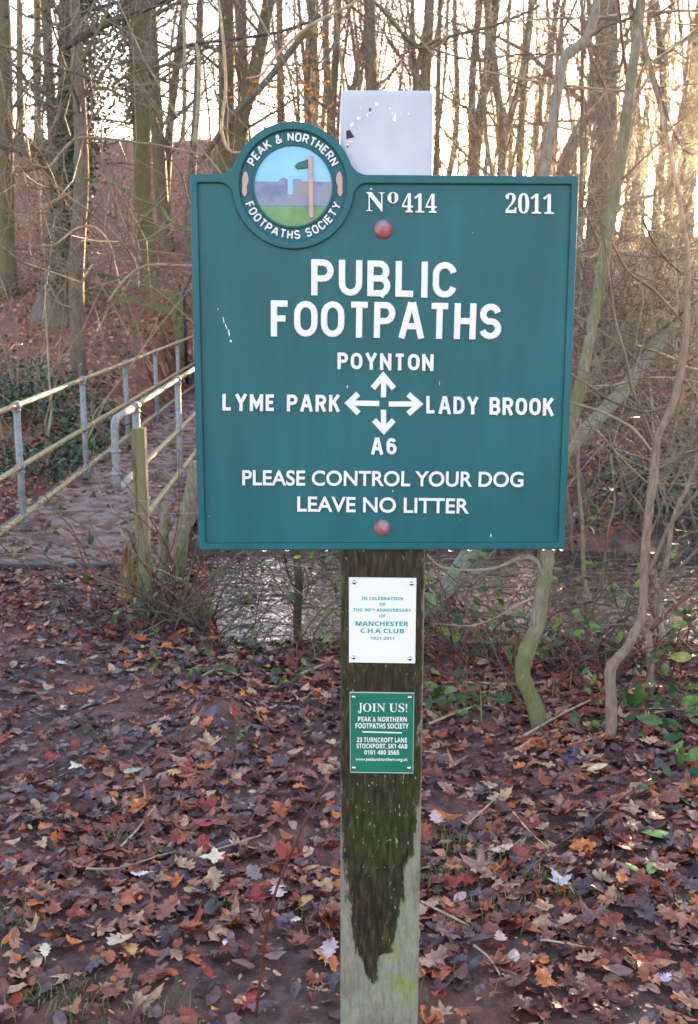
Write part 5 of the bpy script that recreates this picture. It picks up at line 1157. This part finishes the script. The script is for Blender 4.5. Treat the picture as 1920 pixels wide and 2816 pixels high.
for i, a in enumerate(((2.3, 9.4, 3.2, 9), (3.4, 10.5, 3.6, 9), (1.6, 10.2, 2.6, 8), (2.9, 12.5, 4, 9), (4.2, 13.5, 4, 8), (1.9, 9.0, 1.6, 7), (3.0, 8.9, 1.8, 7), (-3.2, 11.5, 3.2, 6), (-4.2, 14, 3.5, 6), (-3.4, 17, 3.5, 6), (2.2, 16, 4, 8), (4.0, 18, 4.5, 8), (5.5, 19, 4.5, 8), (.6, 11, 6.5, 7), (1.5, 12.5, 7, 8), (2.6, 14, 7.5, 8), (-.7, 13, 6, 6), (3.7, 15.5, 7.5, 8), (.2, 17, 8, 8), (4.8, 16.5, 8, 8), (2.0, 19, 8.5, 8))):
    lf = a[0] < 0
    thicket(*a, 300+i, 'bare twiggy shrub growing on the leafy bank '+('left of the footbridge' if lf else 'beyond the stream on the right'), ['twig', 'twig_pale', 'bark_brown'][i % 3], group='bare shrubs left of the bridge' if lf else 'bare shrubs beyond the stream')

# ------------------------------------------------------------------ brambles and leafy plants on the near bank
def bramble(label, x, y, n, h, seed, leaves=30, ls=.05, name='bramble', stemm='twig_red', sp=.18, col='green'):
    c = hit(x, y); t = thing(name, label, 'bramble' if name == 'bramble' else 'plant', c); R2 = random.Random(seed); st = MB(); P = []
    for i in range(n):
        a = R2.uniform(0, 6.28); b0 = Vector((c.x+R2.gauss(0, sp*1.3), c.y+R2.gauss(0, sp*.6), 0)); b0.z = gz(b0.x, b0.y)-.02
        d = Vector((math.cos(a)*.8, math.sin(a)*.5, R2.uniform(.5, 1.6))).normalized(); L_ = h*R2.uniform(.5, 1.4); q = [b0.copy()]; p = b0.copy()
        for k in range(7): d = (d+Vector((R2.gauss(0, .16), R2.gauss(0, .16), -.13+R2.gauss(0, .1)))).normalized(); p = p+d*L_/7; q.append(p.copy())
        st.tube(q, list(np.linspace(.0042, .0016, len(q)))if stemm != 'grass' else .001, 5, False)
        for k in range(R2.randint(1, 3)):
            e = q[R2.randint(3, 7)]; spray(st, e, Vector((R2.gauss(0, 1), R2.gauss(0, 1), R2.gauss(0, .6))), .15*h+.05, .0016, R2, 0, .2, 4)
        for k in range(max(1, leaves//n)):
            e = q[R2.randint(3, 7)]; P += [(e.x+R2.gauss(0, .035), e.y+R2.gauss(0, .035), e.z+R2.gauss(0, .02)) for _ in range(1)]
    keep(st.build('stems', M[stemm], None), t)
    if P: keep(scatter('leaves', M[col], np.array(P), RNG.uniform(ls*.7, ls*1.3, len(P)), OVAL, .6, .3), t)
    return t
bramble('bramble with arching red stems between the fence post and the stream', 560, 1690, 30, .75, 1, 60)
bramble('bramble patch on the bank directly left of the post', 720, 1740, 28, .8, 2, 110)
bramble('leafy bramble against the left side of the post below the sign', 860, 1710, 24, 1.0, 3, 150, .055)
bramble('bare bramble tangle beneath the left corner of the sign', 470, 1690, 18, .8, 4, 10)
bramble('bramble with green leaves between post and mossy sapling', 1310, 1820, 26, .7, 5, 110, .055)
bramble('bramble stems at the foot of the bent brown sapling', 1600, 1900, 24, .65, 6, 90, .055)
bramble('bramble spreading along the stream edge at far right', 1850, 1850, 26, .65, 7, 110, .06)
def herb(label, x, y, n, h, ls, seed, sp=.08): return bramble(label, x, y, n, h, seed, n*4, ls, 'leafy_plant', 'grass', sp)
herb('small plant with upright green leaves right of the white plaque', 1265, 1970, 7, .20, .06, 21, .04)
herb('leafy green plant with broad leaves at the right edge', 1880, 2030, 12, .22, .085, 22, .12)
herb('bright green feathery plant beside the bent brown sapling', 1790, 1960, 16, .20, .05, 23, .10)
herb('green seedling left of the green plaque', 630, 2020, 4, .06, .04, 24, .03)
herb('low green plant by the mole hill', 530, 1860, 7, .10, .045, 25, .06)
herb('low green plant against the post left of the white plaque', 770, 1880, 6, .12, .05, 26, .05)
herb('tiny green plant at the left of the post foot', 636, 2215, 3, .04, .035, 27, .02)
herb('green sprig in the sunlit litter at far right', 1890, 2200, 6, .10, .045, 28, .05)
bramble('bramble trailing at the stream edge behind the green plaque side of the post', 930, 1770, 18, .6, 8, 60, .05)
bramble('dense bramble with green leaves between fence post and stem in the stream', 640, 1715, 30, .85, 9, 140, .055)
bramble('tall tangle of bare brown bramble stems hanging below the left end of the sign', 540, 1715, 40, 1.1, 31, 60, .055, stemm='twig')
bramble('bramble arching over the water just right of the dark stem in the stream', 880, 1740, 34, 1.0, 32, 120, .055, stemm='twig_dark')
bramble('low bramble thicket right of the fence post foot', 480, 1730, 40, .7, 33, 50, .05, stemm='twig_dark')
bramble('bramble stems crossing in front of the leaning trunk', 1180, 1750, 30, .9, 34, 100, .055, stemm='twig')
bramble('bramble with dark stems between the two bent saplings', 1560, 1830, 34, .9, 35, 90, .055, stemm='twig_dark')
herb('small green plant in the litter below the fence post', 410, 1850, 5, .08, .04, 29, .06)
# leaning mossy posts and a stump of the old fence near the bridge
for lab, pp, ws in (('mossy leaning stump trunk right of the fence post', [(488, 1640), (500, 1500), (520, 1380), (540, 1270)], [40, 36, 36, 34]), ('dark green old post between fence post and sign', [(452, 1600), (450, 1480), (458, 1380)], [30, 30, 28])):
    Yd = 6.3; t, pts, rs = traced_tree('leaning_post', lab, pp, ws, Yd, M['bark_foot'], 0, 3, 'post'); b0 = pts[1]
    mb_ = MB(); mb_.tube([Vector((b0.x-.02, b0.y, gz(b0.x, b0.y)-.2)), b0], [rs[0]*1.1, rs[0]], 12); keep(mb_.build('foot', M['bark_moss'], None), t)
p = at(815, 1765, 5.3); t, pts, rs = traced_tree('bare_sapling', 'dark mossy stem standing in the stream edge left of the post', [(820, 1775), (818, 1700), (822, 1600), (815, 1520), (818, 1400)], [26, 24, 24, 20, 14], p.y, M['bark_dark'], 5, 31, 'sapling', lmin=.3, twl=.25)

# ------------------------------------------------------------------ scattering volume added to make a glow around the low sun
hb = MB(); hb.box((0, 56, 9), (160, 160, 32)); hm = bpy.data.materials.new('glow_haze'); hm.use_nodes = True; hn = hm.node_tree
hn.nodes.remove(hn.nodes['Principled BSDF']); pv = nd(hn, 'ShaderNodeVolumePrincipled'); pv.inputs['Color'].default_value = (1, .95, .92, 1); pv.inputs['Density'].default_value = .0006; pv.inputs['Anisotropy'].default_value = .92
hn.links.new(pv.outputs[0], hn.nodes['Material Output'].inputs['Volume'])
tag(hb.build('glow_haze', hm, None, False), 'thin scattering volume added for the warm glow around the low sun', 'glow_haze', kind='stuff')
S.cycles.volume_bounces = 0
